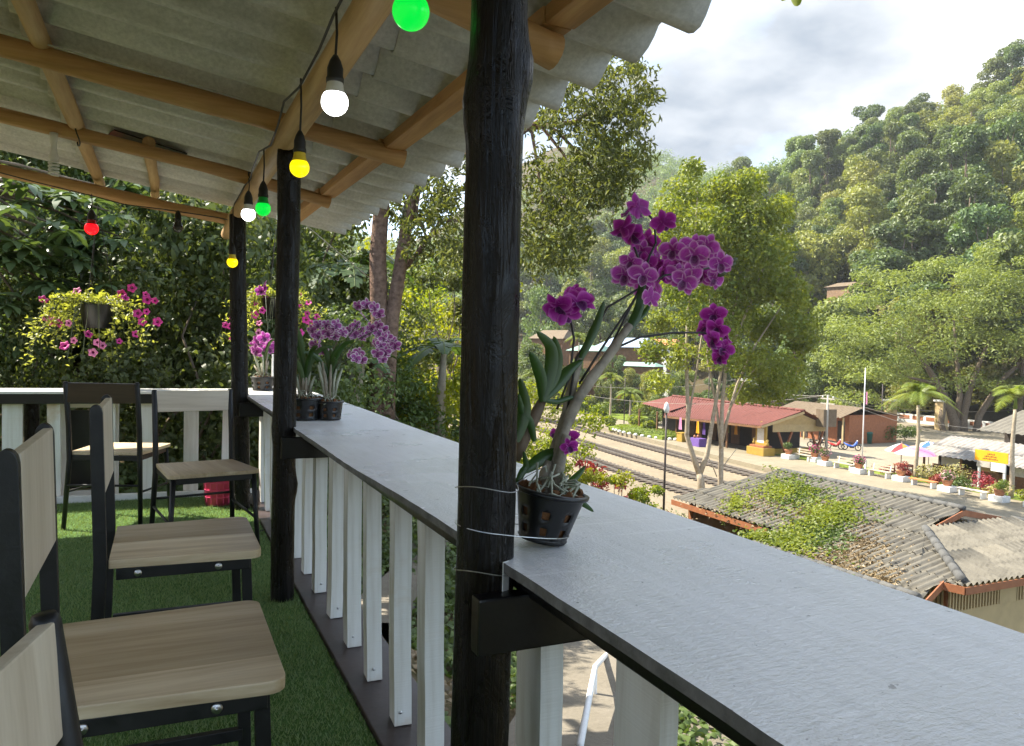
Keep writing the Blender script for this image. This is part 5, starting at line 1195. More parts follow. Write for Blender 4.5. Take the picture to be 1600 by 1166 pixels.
for ri,(y0,xa,xb,st_,sc) in enumerate(rows_):
    x=xa
    while x<xb:
        xx=x+rr.uniform(-.3,.3); yy_=y0+rr.uniform(-.4,.4); s=rr.uniform(*sc)
        if ri==0 and xx>1.1: x+=st_; continue
        if ri==0 and xx<-.2: s*=.62
        px_=pix(xx,yy_,Hs(xx,yy_)+1)[0]; wh='at the very left edge' if px_<-20 else 'at the far left' if px_<50 else 'behind the left side of the hanging basket' if px_<150 else 'behind the right side of the hanging basket' if px_<250 else 'left of the far post' if px_<365 else 'between the far and middle posts' if px_<440 else 'right of the middle post'
        if px_<-150: x+=st_; continue
        t=thing('thicket_shrub',['front-row','second-row','third-row','fourth-row','high','topmost'][ri]+' dark leafy shrub of the bank thicket '+wh,'shrub',(xx,yy_,Hs(xx,yy_)-.15),rr.uniform(0,6.3),'shrubs of the dark thicket on the bank'); t.scale=(s,s,s*rr.uniform(1.0,1.3))
        k=rr.randrange(5); obj('foliage',SH[k][0],t); obj('stem',SH[k][1],t); x+=st_
# taller trees over the bank closing the view under the roof
for i,(px,py,d,s,lb_) in enumerate([(30,300,11,.30,'tall shade tree over the bank at far left'),(130,290,13,.34,'tall shade tree over the bank behind the red bulb'),(230,330,14,.33,'tall shade tree over the bank left of the far post'),(320,350,15,.33,'tall shade tree over the bank beside the far post'),(420,400,16,.34,'shade tree seen between far and middle posts'),(455,440,17,.3,'shade tree seen just right of the middle post')]):
    q=atd(px,py,d); z=Hs(q.x,q.y); t=thing('shade_tree',lb_,'tree',(q.x,q.y,z-.2),rr.uniform(0,6))
    rng=np.random.default_rng(400+i); ht=q.z-z+1.6; cl=[]
    for j in range(15):
        a=rng.uniform(0,2*PI); qq=rng.random()**.5*1.5; r=rng.uniform(.45,.75); cl.append(((qq*math.cos(a),qq*math.sin(a),ht*rng.uniform(.35,1)),(r,r,r*.7),300))
    obj('crown',crown_mesh('crown',cl,.12,LF['thick'] if i<4 else LF['cover'],.45,True,.5,rng,inner=.85,jit=1.2),t); b=MB(); branchy(b,(0,0,-.3),(.2,.1,ht*.8),.09,.03,8,.03,i)
    for j in range(6): branchy(b,(.1,.05,ht*(.3+.08*j)),cl[j][0],.03,.01,5,.08,i+j,5)
    b.build('trunk',M['barkred'],t,True)
# broad-leaved tree at upper left
o=Vector((-2.6,8.0,Hs(-2.6,8.0))); cl=[]; rng=np.random.default_rng(12)
t=thing('broadleaf_tree','tree with large glossy drooping leaves at upper left',"tree",o)
Vs=[];Fs=[];offv=0
twigs=MB()
for (px,py,d) in [(20,300,7.2),(60,330,7.4),(100,310,7.6),(110,360,7.3),(150,360,7.6),(40,380,7.0),(80,400,7.2),(20,430,7.0),(170,330,7.9),(120,410,7.4),(5,350,6.9),(200,300,8.0),(60,300,7.8),(150,300,8.0),(30,470,7.0),(90,455,7.3),(170,400,7.8),(10,390,7.3),(60,440,7.5),(130,335,7.5),(15,520,7.1),(190,370,7.9)]:
    c=np.array(atd(px,py,d-.55))
    for w in range(4):
        cc=c+rng.normal(size=3)*.16; m=11; a=np.arange(m)*2.4+rng.uniform(0,6); T=np.stack([np.cos(a),np.sin(a),rng.uniform(-.7,.1,m)],1); T=nrm(T); P=cc+T*.11; Nn=np.array([0,0,1])+rng.normal(size=(m,3))*.25
        S=nrm(np.cross(T,Nn)); Nn=np.cross(S,T); s=rng.uniform(.17,.27,m)[:,None]; wd=S*s*.17; f=Nn*s*.05
        V=np.stack([P-T*s/2,P-T*s*.15+wd+f,P+T*s*.2+wd*.8+f,P+T*s/2-Nn*s*.12,P+T*s*.2-wd*.8+f,P-T*s*.15-wd+f],1).reshape(-1,3); b_=np.arange(m)[:,None]*6+offv
        F=np.stack([b_+np.array([0,1,5]),b_+np.array([1,2,4]),b_+np.array([1,4,5]),b_+np.array([2,3,4])],1).reshape(-1,3); Vs.append(V-np.array(o));Fs.append(F);offv+=len(V)
    branchy(twigs,(rng.uniform(-.1,.1),rng.uniform(-.1,.1),2.4),tuple(c-np.array(o)),.03,.008,6,.08,int(px),6)
npmesh('foliage',np.concatenate(Vs),np.concatenate(Fs),LF['broad'],t)
branchy(twigs,(0,0,-.3),(0,0,2.6),.09,.06,9,.02,3); twigs.build('trunk',M['bark'],t,True)
# bright lemon shrubs and middle foliage right of the near tree
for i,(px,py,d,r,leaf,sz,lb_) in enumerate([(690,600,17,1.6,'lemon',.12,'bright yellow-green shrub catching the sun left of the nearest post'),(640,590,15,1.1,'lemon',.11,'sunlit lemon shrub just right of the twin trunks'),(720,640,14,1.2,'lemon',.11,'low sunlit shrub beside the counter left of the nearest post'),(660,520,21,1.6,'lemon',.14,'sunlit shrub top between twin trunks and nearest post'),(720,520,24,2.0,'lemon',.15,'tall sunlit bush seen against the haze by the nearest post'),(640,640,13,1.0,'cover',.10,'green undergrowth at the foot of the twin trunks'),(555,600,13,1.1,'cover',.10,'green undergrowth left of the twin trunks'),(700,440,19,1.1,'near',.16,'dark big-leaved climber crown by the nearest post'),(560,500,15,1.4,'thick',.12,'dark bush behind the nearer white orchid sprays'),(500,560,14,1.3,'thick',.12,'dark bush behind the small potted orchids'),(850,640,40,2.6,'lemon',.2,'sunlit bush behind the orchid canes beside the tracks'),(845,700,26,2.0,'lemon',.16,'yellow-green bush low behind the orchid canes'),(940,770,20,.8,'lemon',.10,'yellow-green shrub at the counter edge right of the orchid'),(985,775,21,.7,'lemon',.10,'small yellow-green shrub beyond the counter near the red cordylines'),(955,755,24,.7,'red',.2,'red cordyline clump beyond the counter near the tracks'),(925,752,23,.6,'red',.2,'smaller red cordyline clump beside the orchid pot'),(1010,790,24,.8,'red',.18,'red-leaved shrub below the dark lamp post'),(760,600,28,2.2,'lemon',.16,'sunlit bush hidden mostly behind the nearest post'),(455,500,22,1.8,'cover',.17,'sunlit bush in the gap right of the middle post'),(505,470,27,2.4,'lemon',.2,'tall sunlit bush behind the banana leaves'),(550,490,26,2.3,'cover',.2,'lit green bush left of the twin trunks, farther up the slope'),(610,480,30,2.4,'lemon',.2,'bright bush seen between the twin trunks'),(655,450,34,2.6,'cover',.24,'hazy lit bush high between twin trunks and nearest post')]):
    c=atd(px,py,d); z=Hs(c.x,c.y); t=thing('bank_shrub',lb_,'shrub',(c.x,c.y,z),rr.uniform(0,6)); rng=np.random.default_rng(500+i); cl=[]; top=max(.4,c.z-z)
    for j in range(14):
        a=rng.uniform(0,2*PI); q=r*rng.random()**.5; zz=top+rng.uniform(-1,.8)*r if j<9 else rng.uniform(.1,1)*top; q_=r*rng.uniform(.25,.42); cl.append(((q*math.cos(a),q*math.sin(a),max(.1,zz)),(q_,q_,q_*.8),170 if leaf!='red' else 30))
    obj('foliage',crown_mesh('foliage',cl,sz,LF[leaf],.5 if leaf!='red' else .22,False,.4,rng,inner=.9,jit=1.3),t); b=MB()
    for j in range(5): branchy(b,(0,0,-.2),cl[j][0],.03,.01,5,.06,j,5)
    b.build('stem',M['bark'],t,True)
# banana plants
def banana(label,px,py,d,n,L,seed):
    rng=np.random.default_rng(seed); c=atd(px,py,d); z=Hs(c.x,c.y); t=thing('banana_plant',label,'banana plant',(c.x,c.y,z)); hgt=max(.6,c.z-z)
    MB().tube([(0,0,-.2),(0,0,hgt*.5),(.05,0,hgt)],[.11,.09,.05],9).build('stem',M['barkgrey'],t,True)
    for k in range(n):
        a=2*PI*k/n+rng.uniform(-.3,.3); el=rng.uniform(.35,1.1); m=18; P=[]
        for i in range(m+1):
            s=i/m; r=L*(s*math.cos(el)+.15*s*s); P.append(np.array([math.cos(a)*r,math.sin(a)*r,hgt+L*(math.sin(el)*s-.75*s*s)]))
        sd=np.array([-math.sin(a),math.cos(a),0]); V=[];F=[]
        for i in range(m):
            s=(i+.5)/m; w=.17*L*math.sin(PI*min(1,.08+.92*s))**.6+.02
            for sg in (-1,1):
                g=.04*rng.random(); a0=P[i]+(P[i+1]-P[i])*g; a1=P[i+1]-(P[i+1]-P[i])*g*rng.random(); dr=rng.uniform(.1,.5) if rng.random()<.5 else .15
                q0=a0+sd*sg*w+np.array([0,0,-w*dr]); q1=a1+sd*sg*w+np.array([0,0,-w*dr])+(P[i+1]-P[i])*.3; b=len(V); V+=[a0,a1,q1,q0]; F+=[[b,b+1,b+2],[b,b+2,b+3]]
        f=npmesh('leaf_blade',np.array(V),np.array(F),LF['banana'],t); MB().tube([tuple(p) for p in P],[.018*(1-.8*i/m)+.003 for i in range(m+1)],5).build('midrib',LF['palm'],f)
banana('banana plant with torn leaves between the middle post and twin trunks',548,425,14,8,1.5,21)
banana('banana plant with broad upright leaf left of the nearest post',690,545,14,7,.9,22)
banana('low banana plant at the foot of the bank near the twin trunks',560,560,12,6,.8,23)
# ---- ground cover and litter on the slope below the deck
def cover(n,x0,x1,y0,y1,size,mat,name,label,lift,asp=.6,avoid=None,seed=1):
    rg=np.random.default_rng(seed); x=rg.uniform(x0,x1,n); y=rg.uniform(y0,y1,n); pn=np.sin(x*1.7+seed)+np.sin(y*1.3+x*.6+seed*2)+.6*np.sin(x*4+y*3); k=(pn>-.9+.5*rg.random(n))
    if avoid is not None: k&=~avoid(x,y)
    x=x[k];y=y[k]; P=np.stack([x,y,H(x,y)+.01+lift*rg.random(len(x))],1); Nn=rg.normal(size=P.shape)*.5+np.array([.1,-.2,1]); V,F=leaves(P,Nn,size,asp,True,.2,rng=rg); return tag(npmesh(name,V,F,mat),label,'ground cover' if 'dead' not in label else 'leaves',kind='stuff')
def seg_d(x,y,a,b):
    ax,ay=a;bx_,by_=b; t=np.clip(((x-ax)*(bx_-ax)+(y-ay)*(by_-ay))/((bx_-ax)**2+(by_-ay)**2),0,1); return np.hypot(x-ax-t*(bx_-ax),y-ay-t*(by_-ay))
h_=[hit(*q) for q in ((880,1240),(905,1130),(925,1070),(960,1010),(1010,960),(1060,930))]
PA=[(p.x,p.y) for p in h_]
hb_=[hit(*q) for q in ((560,1050),(612,955),(650,900),(680,850),(700,800))]; PB=[(p.x,p.y) for p in hb_]
def onpath(x,y):
    m=np.zeros(len(x),bool)
    for Pp,w in ((PA,.40),(PB,.2)):
        for a,b in zip(Pp,Pp[1:]): m|=seg_d(x,y,a,b)<w
    return m
cover(60000,1.15,9,2.2,13,.085,LF['cover'],'ground_cover','leafy green ground cover on the slope below the deck',.13,avoid=onpath,seed=2)
cover(9000,1.15,7,2.2,12,.07,LF['litter'],'leaf_litter','dead leaves scattered on the slope and path below the deck',.02,seed=5)
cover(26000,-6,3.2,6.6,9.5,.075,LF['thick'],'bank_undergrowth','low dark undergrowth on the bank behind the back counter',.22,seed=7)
cover(7000,2,14,10,26,.13,LF['cover'],'slope_undergrowth','undergrowth on the slope beyond the twin trunks',.3,seed=9)
cover(26000,9,27,6,40,.16,LF['cover'],'slope_scrub','green scrub on the slope down to the tracks',.5,seed=11)
def path(name,Pp,w,label):
    b=MB(); rows=[]
    for i,(x,y) in enumerate(Pp):
        a=Vector(Pp[max(0,i-1)]); c=Vector(Pp[min(len(Pp)-1,i+1)]); d=(c-a).normalized(); n=Vector((-d.y,d.x)); z=max(Hs(x,y),Hs(x+n.x*w,y+n.y*w),Hs(x-n.x*w,y-n.y*w))+.05
        rows.append([(x-n.x*w,y-n.y*w,z-.35),(x-n.x*w,y-n.y*w,z),(x+n.x*w,y+n.y*w,z),(x+n.x*w,y+n.y*w,z-.35)])
    b.grid(rows); tag(b.build(name,M['pathc']),kind='structure'); return rows
rp=path('footpath',PA,.42,''); path('footpath',PB,.2,'')
st_=thing('garden_steps','concrete garden steps descending through plants below the counter','steps',(hit(1040,1080).x,hit(1040,1080).y,hit(1040,1080).z))
for k,(px,py) in enumerate(((1025,1060),(1062,1085),(1090,1120),(1120,1160),(1150,1200))):
    q=hit(px,py)-Vector(st_.location); MB().box((q.x,q.y,q.z+.02),(.62,.42,.16),R=rotm(0,0,rad(25))).build('step',M['pathc'],st_,bevel=.012)
hr=thing('pipe_handrail','white pipe handrail beside the footpath below the deck','handrail',(0,0,0)); tops=[(1.0)]
P=[]
for (px,py) in ((900,1240),(935,1115),(962,1040),(1005,985)):
    q=hit(px,py); P.append(q)
hr.location=P[0]
hh=[atd(906,1166,(P[0]).dot(_f)*.93),atd(930,1042,P[1].dot(_f)),atd(952,1018,P[2].dot(_f)),atd(985,995,P[3].dot(_f))]
MB().tube([q-P[0] for q in hh],.022,10).build('top_rail',M['pvc'],hr,True)
for q in hh[1:]: MB().tube([q-P[0],Vector((q.x,q.y,Hs(q.x,q.y)-.1))-P[0]],.018,8).build('upright',M['pvc'],hr,True)

# ================================================================ ORCHIDS
def petal_rows(L,w,a,cup,tw,nx=6,ny=5):
    rows=[];ed=[]
    for i in range(nx):
        s=i/(nx-1); ww=w*math.sin(PI*min(1,.10+.86*s))**.55*(1 if s<1 else .35)
        row=[]
        for j in range(ny):
            u=2*j/(ny-1)-1; x=s*L; y=u*ww*.5; z=cup*L*(s-.0)*.55-.35*cup*L*s*s*1.6+.18*ww*u*u+.05*L*math.sin(s*5+tw)*u
            row.append(Vector((x*math.cos(a)-y*math.sin(a),x*math.sin(a)+y*math.cos(a),z))); ed.append(max(abs(u)**2.2,s**3.2))
        rows.append(row)
    return rows,ed
def flower_mesh(name,mat,seed,cup=.35,w=1):
    rr=random.Random(seed); V=[];F=[];E_=[];MI=[]
    def addg(rows,ed,mi=0):
        b=len(V); h=len(rows); k=len(rows[0]); V.extend([p for r in rows for p in r]); E_.extend(ed)
        for i in range(h-1):
            for j in range(k-1): F.append((b+i*k+j,b+i*k+j+1,b+(i+1)*k+j+1,b+(i+1)*k+j)); MI.append(mi)
    for k,(a,L,wd) in enumerate([(PI/2,1,.62),(PI/2+2.25,1,.6),(PI/2-2.25,1,.6),(.25,1.05,.98),(PI-.25,1.05,.98)]):
        r,e=petal_rows(L*rr.uniform(.93,1.05),wd*w,a+rr.uniform(-.1,.1),cup*rr.uniform(.6,1.4),rr.uniform(0,6)); 
        dz=.03 if k>2 else 0
        r=[[p+Vector((0,0,dz)) for p in row] for row in r]; addg(r,e)
    r,e=petal_rows(.72,.62,-PI/2,.9,1); r=[[p+Vector((0,0,.10)) for p in row] for row in r]; addg(r,[max(0,x*.9-.1) for x in e],1)
    me=bpy.data.meshes.new(name); me.from_pydata(V,[],F); me.materials.append(mat[0]); me.materials.append(mat[1]); me.polygons.foreach_set('material_index',MI); me.polygons.foreach_set('use_smooth',[True]*len(F))
    at=me.attributes.new('edge','FLOAT','POINT'); at.data.foreach_set('value',E_); me.update(); return me
def petmat(name,c0,c1,c2,p1=.45,p2=.9):
    t=NT(name); a=t.n('ShaderNodeAttribute',attribute_name='edge'); v=t.coord(); n=t.noise(v,9,3)
    c=t.ramp(a.outputs['Fac'],[(0,c0),(p1,c1),(p2,c2)]); c=t.mix(.15,c,t.ramp(n,[(.3,c0),(.7,c2)]))
    p=t.n('ShaderNodeBsdfPrincipled'); p.inputs['Roughness'].default_value=.5; p.inputs['Specular IOR Level'].default_value=.25; t.l(c,p.inputs['Base Color'])
    tr=t.n('ShaderNodeBsdfTranslucent'); t.l(c,tr.inputs[0]); m=t.n('ShaderNodeMixShader'); m.inputs[0].default_value=.38; t.l(p.outputs[0],m.inputs[1]); t.l(tr.outputs[0],m.inputs[2]); t.l(m.outputs[0],t.out.inputs[0]); return t.m
pm1=(petmat('orchid_petal_purple',(.25,.008,.19),(.40,.016,.31),(.58,.13,.48)),petmat('orchid_lip_dark',(.07,.0,.07),(.16,.01,.16),(.5,.3,.48)))
pm2=(petmat('orchid_petal_two_tone',(.36,.02,.29),(.48,.05,.40),(.72,.38,.62),.5,.88),petmat('orchid_lip_two_tone',(.10,.0,.08),(.35,.05,.3),(.75,.6,.7)))
pm3=(petmat('orchid_petal_white_rim',(.30,.02,.24),(.42,.07,.36),(.82,.70,.78),.38,.75),pm2[1])
FLW=[[flower_mesh('flower',m,s+10*i,c) for s,c in ((1,.2),(2,.45),(3,.7))] for i,m in enumerate((pm1,pm2,pm3))]
GREEN=paint('orchid_spike',(.06,.075,.03),.5,.2,20,0); CANE=paint('orchid_cane',(.26,.225,.17),.75,.45,28,.5,60,bd=.006); DARKST=paint('orchid_dark_stem',(.025,.02,.018),.5,.2,20,0)
POT=paint('black_plastic_pot',(.006,.0063,.0066),.36,.25,14,.1,50); CHIP=paint('coconut_chips',(.16,.07,.025),.9,.4,40,.5,80); ROOT=paint('orchid_root',(.35,.36,.27),.8,.3,30,.3,60)
camp=Vector((0,0,EYE))
def put_flower(parent,p,size,kind,rng,face=1):
    me=FLW[kind][rng.randrange(3)]; f=obj('flower',me,parent); f.location=Vector(p)-Vector(parent.location)
    d=(camp-Vector(p)).normalized()*face+Vector((rng.uniform(-.8,.8),rng.uniform(-.8,.8),rng.uniform(-.5,.35))); q=d.to_track_quat('Z','Y'); f.rotation_mode='QUATERNION'
    from mathutils import Quaternion
    f.rotation_quaternion=q@Quaternion((0,0,1),rng.uniform(-.5,.5)); f.scale=(size,)*3
def strap_leaf(parent,P,w,mat,name='leaf',fold=.25):
    P=[Vector(p) for p in P]; po=Vector(parent.location); n=14; rows=[]
    def ev(t):
        f=t*(len(P)-1); i=min(int(f),len(P)-2); u=f-i
        p0=P[max(i-1,0)];p1=P[i];p2=P[i+1];p3=P[min(i+2,len(P)-1)]
        return .5*((2*p1)+(p2-p0)*u+(2*p0-5*p1+4*p2-p3)*u*u+(3*p1-p0-3*p2+p3)*u**3)
    vd=(P[len(P)//2]-camp).normalized()
    for i in range(n+1):
        t=i/n; p=ev(t); tg=(ev(min(1,t+.02))-ev(max(0,t-.02))).normalized(); sd=tg.cross(vd).normalized(); nn=sd.cross(tg); ww=w*(math.sin(PI*min(1,.13+.85*t))**.7)*(1 if i<n else .05)
        rows.append([p-sd*ww/2+nn*ww*fold-po,p-po,p+sd*ww/2+nn*ww*fold-po])
    b=MB(); b.closed=False; b.grid(rows); return b.build(name,mat,parent,True)
def pot_mesh(h,r0,r1,n=48,holes=True):
    pr=[]; m=12
    for i in range(m+1): t=i/m; pr.append((r0+(r1-r0)*t,h*t))
    sk=(lambda i,j:(i in (2,3,6,7)) and j%6 in (1,2)) if holes else None
    b=MB(); b.closed=False; b.lathe(pr,n,skip=sk); b.lathe([(r1,h-.006),(r1+.006,h-.004),(r1+.007,h+.002),(r1,h+.004),(r1-.004,h)],n); b.lathe([(0,.001),(r0,.001)],n,skip=lambda i,j:j%3==0); b.lathe([(r0-.002,.0),(r0+.003,.004),(r0,.012)],n)
    return b
def orchid_pot(parent,c,h,r0,r1,R=None,seed=1):
    rr=random.Random(seed); b=pot_mesh(h,r0,r1); po=Vector(parent.location); R=R or Matrix.Identity(3)
    b.v=[tuple(R@Vector(v)+Vector(c)-po) for v in b.v]; me=b.mesh('pot',POT,True); pt=obj('pot',me,parent); sm=pt.modifiers.new('t','SOLIDIFY'); sm.thickness=.0025
    b=MB(); b.lathe([(0,.012),(r0*.9,.012),(r1*.9,h*.86),(0,h*.9)],20); b.v=[tuple(R@(Vector(v)*(1))+Vector((rr.uniform(-.002,.002),)*3)+Vector(c)-po) for v in b.v]; b.build('potting_chips',CHIP,parent)
    b=MB()
    for k in range(26):
        a=rr.uniform(0,6.3); q=r1*.85*math.sqrt(rr.random()); p=R@Vector((q*math.cos(a),q*math.sin(a),h*.9+rr.uniform(0,.015)))+Vector(c)-po; b.box(p,(rr.uniform(.008,.022),rr.uniform(.006,.014),rr.uniform(.006,.012)),rotm(rr.uniform(0,3),rr.uniform(0,3),rr.uniform(0,3)))
    b.build('bark_chunks',CHIP,parent)
    b=MB()
    for k in range(14):
        a=rr.uniform(0,6.3); q=r1*.8; P=[]
        for i in range(6): t=i/5; P.append(R@Vector((q*math.cos(a)*(1-.6*t)+.02*rr.uniform(-1,1),q*math.sin(a)*(1-.6*t)+.02*rr.uniform(-1,1),h*.88+.05*t*rr.uniform(.3,1.3)))+Vector(c)-po)
        b.tube(P,.0022,5)
    b.build('aerial_roots',ROOT,parent,True); return pt
YO=1.27
w3=lambda px,py,dy=0:aty(px,py,YO+dy)
orc=thing('potted_orchid','large purple orchid in a black basket pot wired to the nearest post','orchid',(.645,1.245,.765))
orchid_pot(orc,Vector((.634,1.245,.772)),.090,.043,.064,rotm(rad(3),rad(9),0),3)
def cane(P,r,mat=CANE,n=10):
    pts=[w3(*p)-Vector(orc.location) for p in P]; k=len(pts); RR=[r*(.75+.3*math.sin(PI*i/(k-1)))*(1.12 if i%2 else .95) for i in range(k)]; MB().tube(pts,RR,n).build('cane',mat,orc,True)
cane([(858,770),(862,742),(870,715),(876,690),(884,668),(893,645),(905,620),(922,595),(942,568),(960,543),(972,525),(984,508)],.0098)
cane([(850,770),(858,735,.02),(866,700,.02),(878,670,.02),(885,645,.02),(890,620,.02),(897,595,.02),(902,570,.02),(908,555,.02)],.0095)
cane([(868,765,-.02),(874,730,-.02),(880,700,-.02),(886,680,-.02)],.0095)
cane([(806,720,.02),(815,695,.02),(826,670,.02),(836,650,.02),(848,625,.02)],.011,paint('orchid_cane_brown',(.13,.09,.055),.7,.3,30,.4,60))
cane([(845,770,.01),(852,740,.0),(858,720,.0)],.010)
OL=LF['orch']
for P,w in [([(848,625),(858,590),(862,560),(858,538),(838,518)],.030),([(848,628),(846,595),(838,570),(828,550)],.026),([(850,620),(866,590),(872,555),(865,525)],.024),([(852,622),(872,600),(890,578),(912,562)],.026),([(908,560),(922,530),(935,500),(944,470)],.020),([(970,530),(985,510),(999,480),(1004,440),(1003,425)],.022),([(985,510),(996,500),(1008,488),(1018,470)],.014),([(850,625),(868,628),(890,622),(905,622)],.012),([(806,690),(815,660),(820,630),(812,590)],.030),([(835,690),(828,660),(815,640),(810,615)],.018),([(820,735),(845,718),(865,708),(872,702)],.030),([(872,775),(890,755),(905,740),(915,728)],.016),([(880,770),(900,780),(915,790),(928,800)],.014),([(872,772),(882,768),(898,762),(908,772)],.022),([(806,760),(815,740),(822,728),(818,705)],.016)]:
    strap_leaf(orc,[w3(*p) for p in P],w*.85,OL)
sp=[[(905,600),(930,560),(960,515),(990,470),(1010,440)],[(945,560),(970,510),(1000,450),(1015,400),(1025,380),(1022,345),(1008,330)],[(885,650),(900,560),(950,480),(1000,450),(1040,430),(1080,425),(1125,415)],[(960,545),(1000,527),(1050,520),(1100,520),(1125,535)],[(870,640),(890,590),(897,530),(890,490)],[(960,540),(985,510),(1000,470),(1000,410),(985,370)]]
for P in sp: MB().tube([w3(*p,.01)-Vector(orc.location) for p in P],.0023,6).build('flower_spike',DARKST,orc,True)
rq=random.Random(4)
for (px,py,k,s,fc) in [(980,328,0,.026,-.6),(1000,323,0,.027,-.6),(1037,347,0,.027,-.6),(972,355,0,.027,.4),(990,366,0,.030,.2),(1012,380,0,.029,.3),(1002,392,1,.028,.8),(1028,395,0,.03,.5),(1010,412,0,.029,.5),(985,408,1,.025,.8),(1022,418,0,.031,.2),(1005,432,1,.03,.6),(1030,440,0,.031,.3),(1012,452,1,.03,.5),(975,430,1,.026,.7),(1040,425,0,.028,.4),(1018,465,1,.026,.4),
   (1052,392,1,.030,1.5),(1060,415,1,.032,1.6),(1082,385,1,.028,1.5),(1085,400,1,.034,1.8),(1108,402,1,.034,1.8),(1075,428,1,.031,1.4),(1095,428,1,.030,1.3),(1055,432,1,.028,1.2),(1125,412,1,.027,1.2),(1104,385,1,.027,1.3),(1138,408,1,.020,.6),(1115,436,1,.025,.8),(1068,440,1,.027,1.2),
   (872,478,0,.027,.2),(888,468,0,.029,.1),(904,474,0,.028,.2),(884,486,0,.028,.3),(912,466,0,.022,-.3),(866,488,0,.024,.2),(898,460,0,.022,0),
   (1115,493,0,.025,.7),(1104,512,0,.027,.7),(1122,512,0,.028,.8),(1115,530,0,.026,.8),(1134,525,0,.026,.6),(1130,545,0,.024,.6),(1126,558,0,.020,.4),(868,678,0,.014,.2),(888,686,0,.022,.7),(890,698,0,.018,.6)]:
    put_flower(orc,w3(px,py,rq.uniform(-.09,.09)),s*rq.uniform(.88,1.15),k,rq,fc)
for (px,py) in ((1145,408),(1142,415),(1128,428)):
    MB().lathe([(0,-.011),(.005,-.006),(.006,.002),(.003,.009),(0,.012)],8,tuple(w3(px,py)-Vector(orc.location)),rotm(.4,1.0,0)).build('bud',GREEN,orc,True)
# two small orchids by the middle post
def small_orchid(label,c,h,r0,r1,flowers,Y,seed,leaves_=8,kind=2,fs=.027,spikes=()):
    o=thing('potted_orchid',label,'orchid',c); rr=random.Random(seed); orchid_pot(o,Vector(c)+Vector((0,0,.001)),h,r0,r1,None,seed); top=Vector(c)+Vector((0,0,h*.95))
    for k in range(9):
        a=rr.uniform(0,6.3); q=rr.uniform(.01,.05); l=rr.uniform(.09,.2); MB().tube([top+Vector((.02*math.cos(a),.02*math.sin(a),0))-Vector(c),top+Vector((q*math.cos(a)*1.2,q*math.sin(a)*1.2,l*.6))-Vector(c),top+Vector((q*math.cos(a)*1.9,q*math.sin(a)*1.9,l))-Vector(c)],[.005,.008,.004],7).build('cane',CANE if k%2 else ROOT,o,True)
    for k in range(leaves_):
        a=rr.uniform(0,6.3); l=rr.uniform(.14,.24); b0=top+Vector((0,0,rr.uniform(.05,.16))); strap_leaf(o,[b0,b0+Vector((.035*math.cos(a),.035*math.sin(a),l*.5)),b0+Vector((.085*math.cos(a),.085*math.sin(a),l*.8)),b0+Vector((.13*math.cos(a),.13*math.sin(a),l*.85))],.024,LF['broad'] if k%2 else OL)
    for P in spikes: MB().tube([top+Vector((0,0,.1))-Vector(c)]+[aty(*p,Y)-Vector(c) for p in P],.0026,6).build('flower_spike',GREEN,o,True)
    for (px,py) in flowers: put_flower(o,aty(px,py,Y+rr.uniform(-.08,.08)),fs*rr.uniform(.85,1.15),kind,rr,rr.uniform(.6,1.6))
small_orchid('left of two small potted orchids beside the middle post',(.614,3.735,.76),.10,.075,.095,[(495,525),(500,537),(512,520),(488,515),(505,548),(510,508),(492,540),(518,512),(522,525),(530,515),(497,508)],3.75,31,spikes=[[(490,560),(500,525)]],fs=.032)
small_orchid('right of two small potted orchids with white-rimmed purple sprays',(.725,3.70,.76),.085,.055,.065,[(560,478),(572,476),(584,480),(592,490),(570,494),(548,515),(556,508),(565,515),(575,520),(566,527),(580,512),(553,522),(592,508),(600,515),(606,525),(612,532),(598,528),(618,540),(590,520),(595,540),(602,550),(590,552),(598,562),(608,545),(588,535),(550,555),(560,552),(566,562),(556,560),(525,508),(535,520)],3.72,33,leaves_=10,spikes=[[(530,560),(545,525),(560,505),(580,490)],[(535,555),(560,530),(590,515),(605,535)],[(525,570),(550,560),(562,558)]],fs=.031)
small_orchid('potted orchid at the far corner of the counter behind the posts',(.69,6.05,.76),.10,.075,.09,[(405,533),(398,540),(412,528),(425,540),(402,548),(420,545),(415,450),(407,455)],6.05,35,spikes=[[(405,545)],[(420,545),(415,460)]],fs=.055,kind=1)
# ---- hanging petunias
PF=[]
def petunia_mesh(mat):
    b=MB(); b.closed=False; n=20; b.lathe([(.003,-.035),(.006,-.018),(.012,-.006),(.022,.0),(.031,.002),(.037,-.002)],n)
    for i in range(len(b.v)):
        r_,j=divmod(i,n); k=1+(.16*math.cos(5*2*PI*j/n) if r_>=4 else .06*math.cos(5*2*PI*j/n)); x,y,z=b.v[i]; b.v[i]=(x*k,y*k,z+(.004*math.cos(5*2*PI*j/n) if r_>=4 else 0))
    me=b.mesh('blossom',[mat,PTH],True)
    for p in me.polygons: p.material_index=1 if p.index<2*n else 0
    return me
PMAT=[paint('petunia_magenta',(.70,.05,.36),.6,.15,20,0),paint('petunia_pink',(.75,.22,.45),.6,.15,20,0),paint('petunia_deep',(.66,.045,.33),.6,.15,20,0)]
PTH=paint('petunia_throat',(.20,.01,.09),.7,.2,20,0)
PME=[petunia_mesh(m) for m in PMAT]
LF['pet']=leafmat('petunia_leaf',(.19,.23,.04),(.30,.34,.07),(.45,.46,.13),trans=.4,objvar=0)
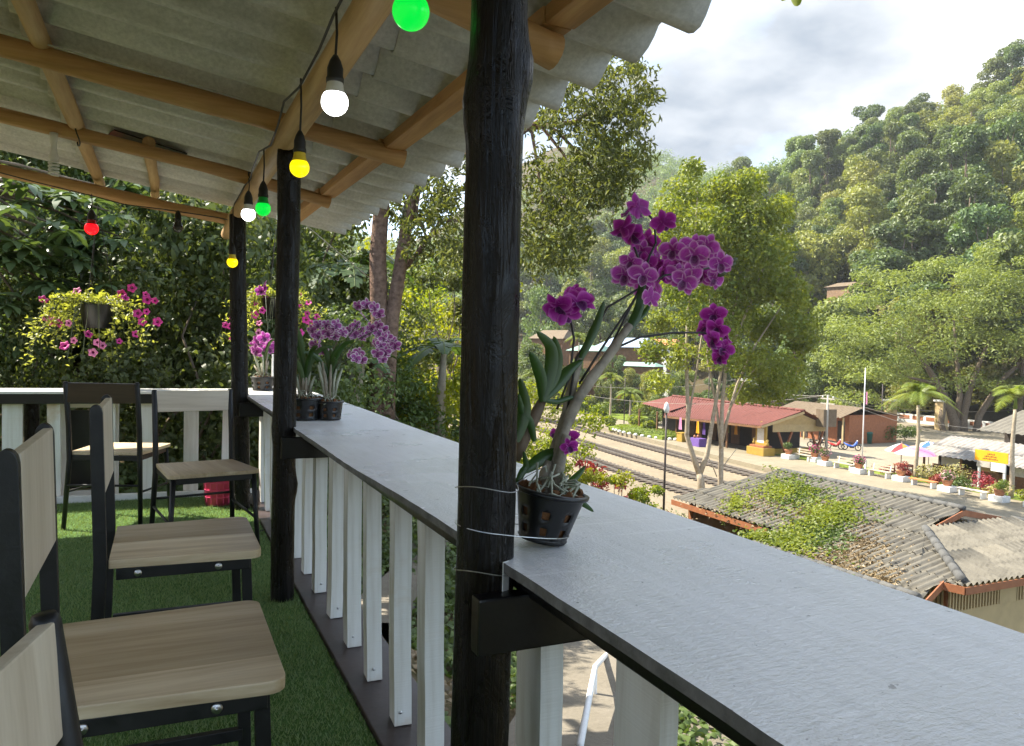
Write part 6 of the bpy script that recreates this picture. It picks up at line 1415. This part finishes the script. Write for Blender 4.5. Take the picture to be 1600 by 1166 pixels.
def petunia(label,px,py,Y,R,fl,seed,hang,ry=.32):
    c=aty(px,py,Y); t=thing('hanging_basket',label,'hanging basket',(c.x,c.y,c.z-.1)); rr=random.Random(seed); rng=np.random.default_rng(seed)
    MB().lathe([(0,0),(.09,0),(.12,.17),(.125,.175),(.11,.165),(0,.15)],20).build('pot',POT,t,True)
    for k in range(3): a=2*PI*k/3; MB().tube([(.115*math.cos(a),.115*math.sin(a),.17),(0,0,hang-(c.z-.1))],.0022,4).build('hanger_wire',M['cable'],t)
    P=[];st=MB()
    for k in range(34):
        a=rng.uniform(0,2*PI); L=R*rng.uniform(.45,1.05); prev=None
        pts=[]
        for i in range(7): s=i/6; pts.append(np.array([.08*math.cos(a)+L*s*math.cos(a),(.08+L*s*.8)*math.sin(a),.18+.20*L*math.sin(s*PI)-ry*s*s*rng.uniform(.3,1.3)]))
        st.tube([tuple(p) for p in pts],.0022,4)
        for i in range(1,7):
            for q in range(7): P.append(pts[i]+rng.normal(size=3)*.028)
    P=np.array(P); P=P[~((np.abs(P[:,0]+.02)<.13)&(P[:,2]<.19)&(P[:,1]<.05))]; V,F=leaves(P,rng.normal(size=P.shape)*.6+np.array([0,0,.8]),.038,.55,False,.1,rng=rng); npmesh('foliage',V,F,LF['pet'],t); st.build('stems',GREEN,t)
    for (fx,fy,k) in fl:
        p=aty(fx,fy,Y+rr.uniform(-.25,.05)); f=obj('blossom',PME[k],t); f.location=p-Vector(t.location); d=(camp-p).normalized()+Vector((rr.uniform(-.6,.6),rr.uniform(-.3,.3),rr.uniform(-.2,.7))); f.rotation_mode='QUATERNION'; f.rotation_quaternion=d.to_track_quat('Z','Y'); f.scale=(rr.uniform(.62,.95),)*3
petunia('hanging basket of pink petunias trailing around its dark pot at left',152,492,6.45,.40,[(68,468,0),(120,455,1),(72,496,1),(83,503,1),(91,505,0),(107,505,1),(138,522,0),(101,540,0),(115,532,1),(145,551,1),(160,540,1),(186,533,0),(212,522,2),(190,460,2),(196,465,2),(206,450,2),(228,460,2),(230,468,2),(242,470,2),(229,487,0),(222,503,2),(246,503,2),(215,490,2),(152,535,1)],5,2.1)
petunia('hanging basket of deep pink petunias between the middle and far posts',430,480,6.9,.42,[(400,475,0),(398,492,0),(410,485,2),(405,505,1),(395,460,0),(415,465,0),(467,460,0),(482,473,0),(470,478,0),(480,490,0),(486,505,0),(478,500,2),(462,478,0),(495,495,2),(470,520,2),(365,500,2),(360,510,2),(368,520,2),(362,530,2),(352,508,2),(404,520,1),(398,535,1)],6,2.1)
vl=atx(1240,-40,1.42); t=thing('vine_sprig','green vine leaf tips hanging over the roof edge at the top of the photo','vine',vl)
MB().tube([(-.1,0,.12),(-.04,.0,.06),(0,0,.0)],.003,5).build('stem',GREEN,t,True)
for k,(px,py) in enumerate(((1222,2),(1246,10),(1258,-4))):
    e=atx(px,py,1.42); strap_leaf(t,[vl,vl.lerp(e,.5)+Vector((0,0,.006)),e],.035,LF['palm'])
# ================================================================ AIR
hz=MB().box((140,230,40),(620,700,115)); t=NT('valley_haze'); pv=t.n('ShaderNodeVolumePrincipled'); pv.inputs['Color'].default_value=(.86,.90,.95,1); pv.inputs['Density'].default_value=.00027; pv.inputs['Anisotropy'].default_value=.3
t.l(pv.outputs[0],t.out.inputs['Volume'])
ho=hz.build('haze',t.m); tag(ho,'pale bluish haze filling the valley air','haze',kind='stuff')
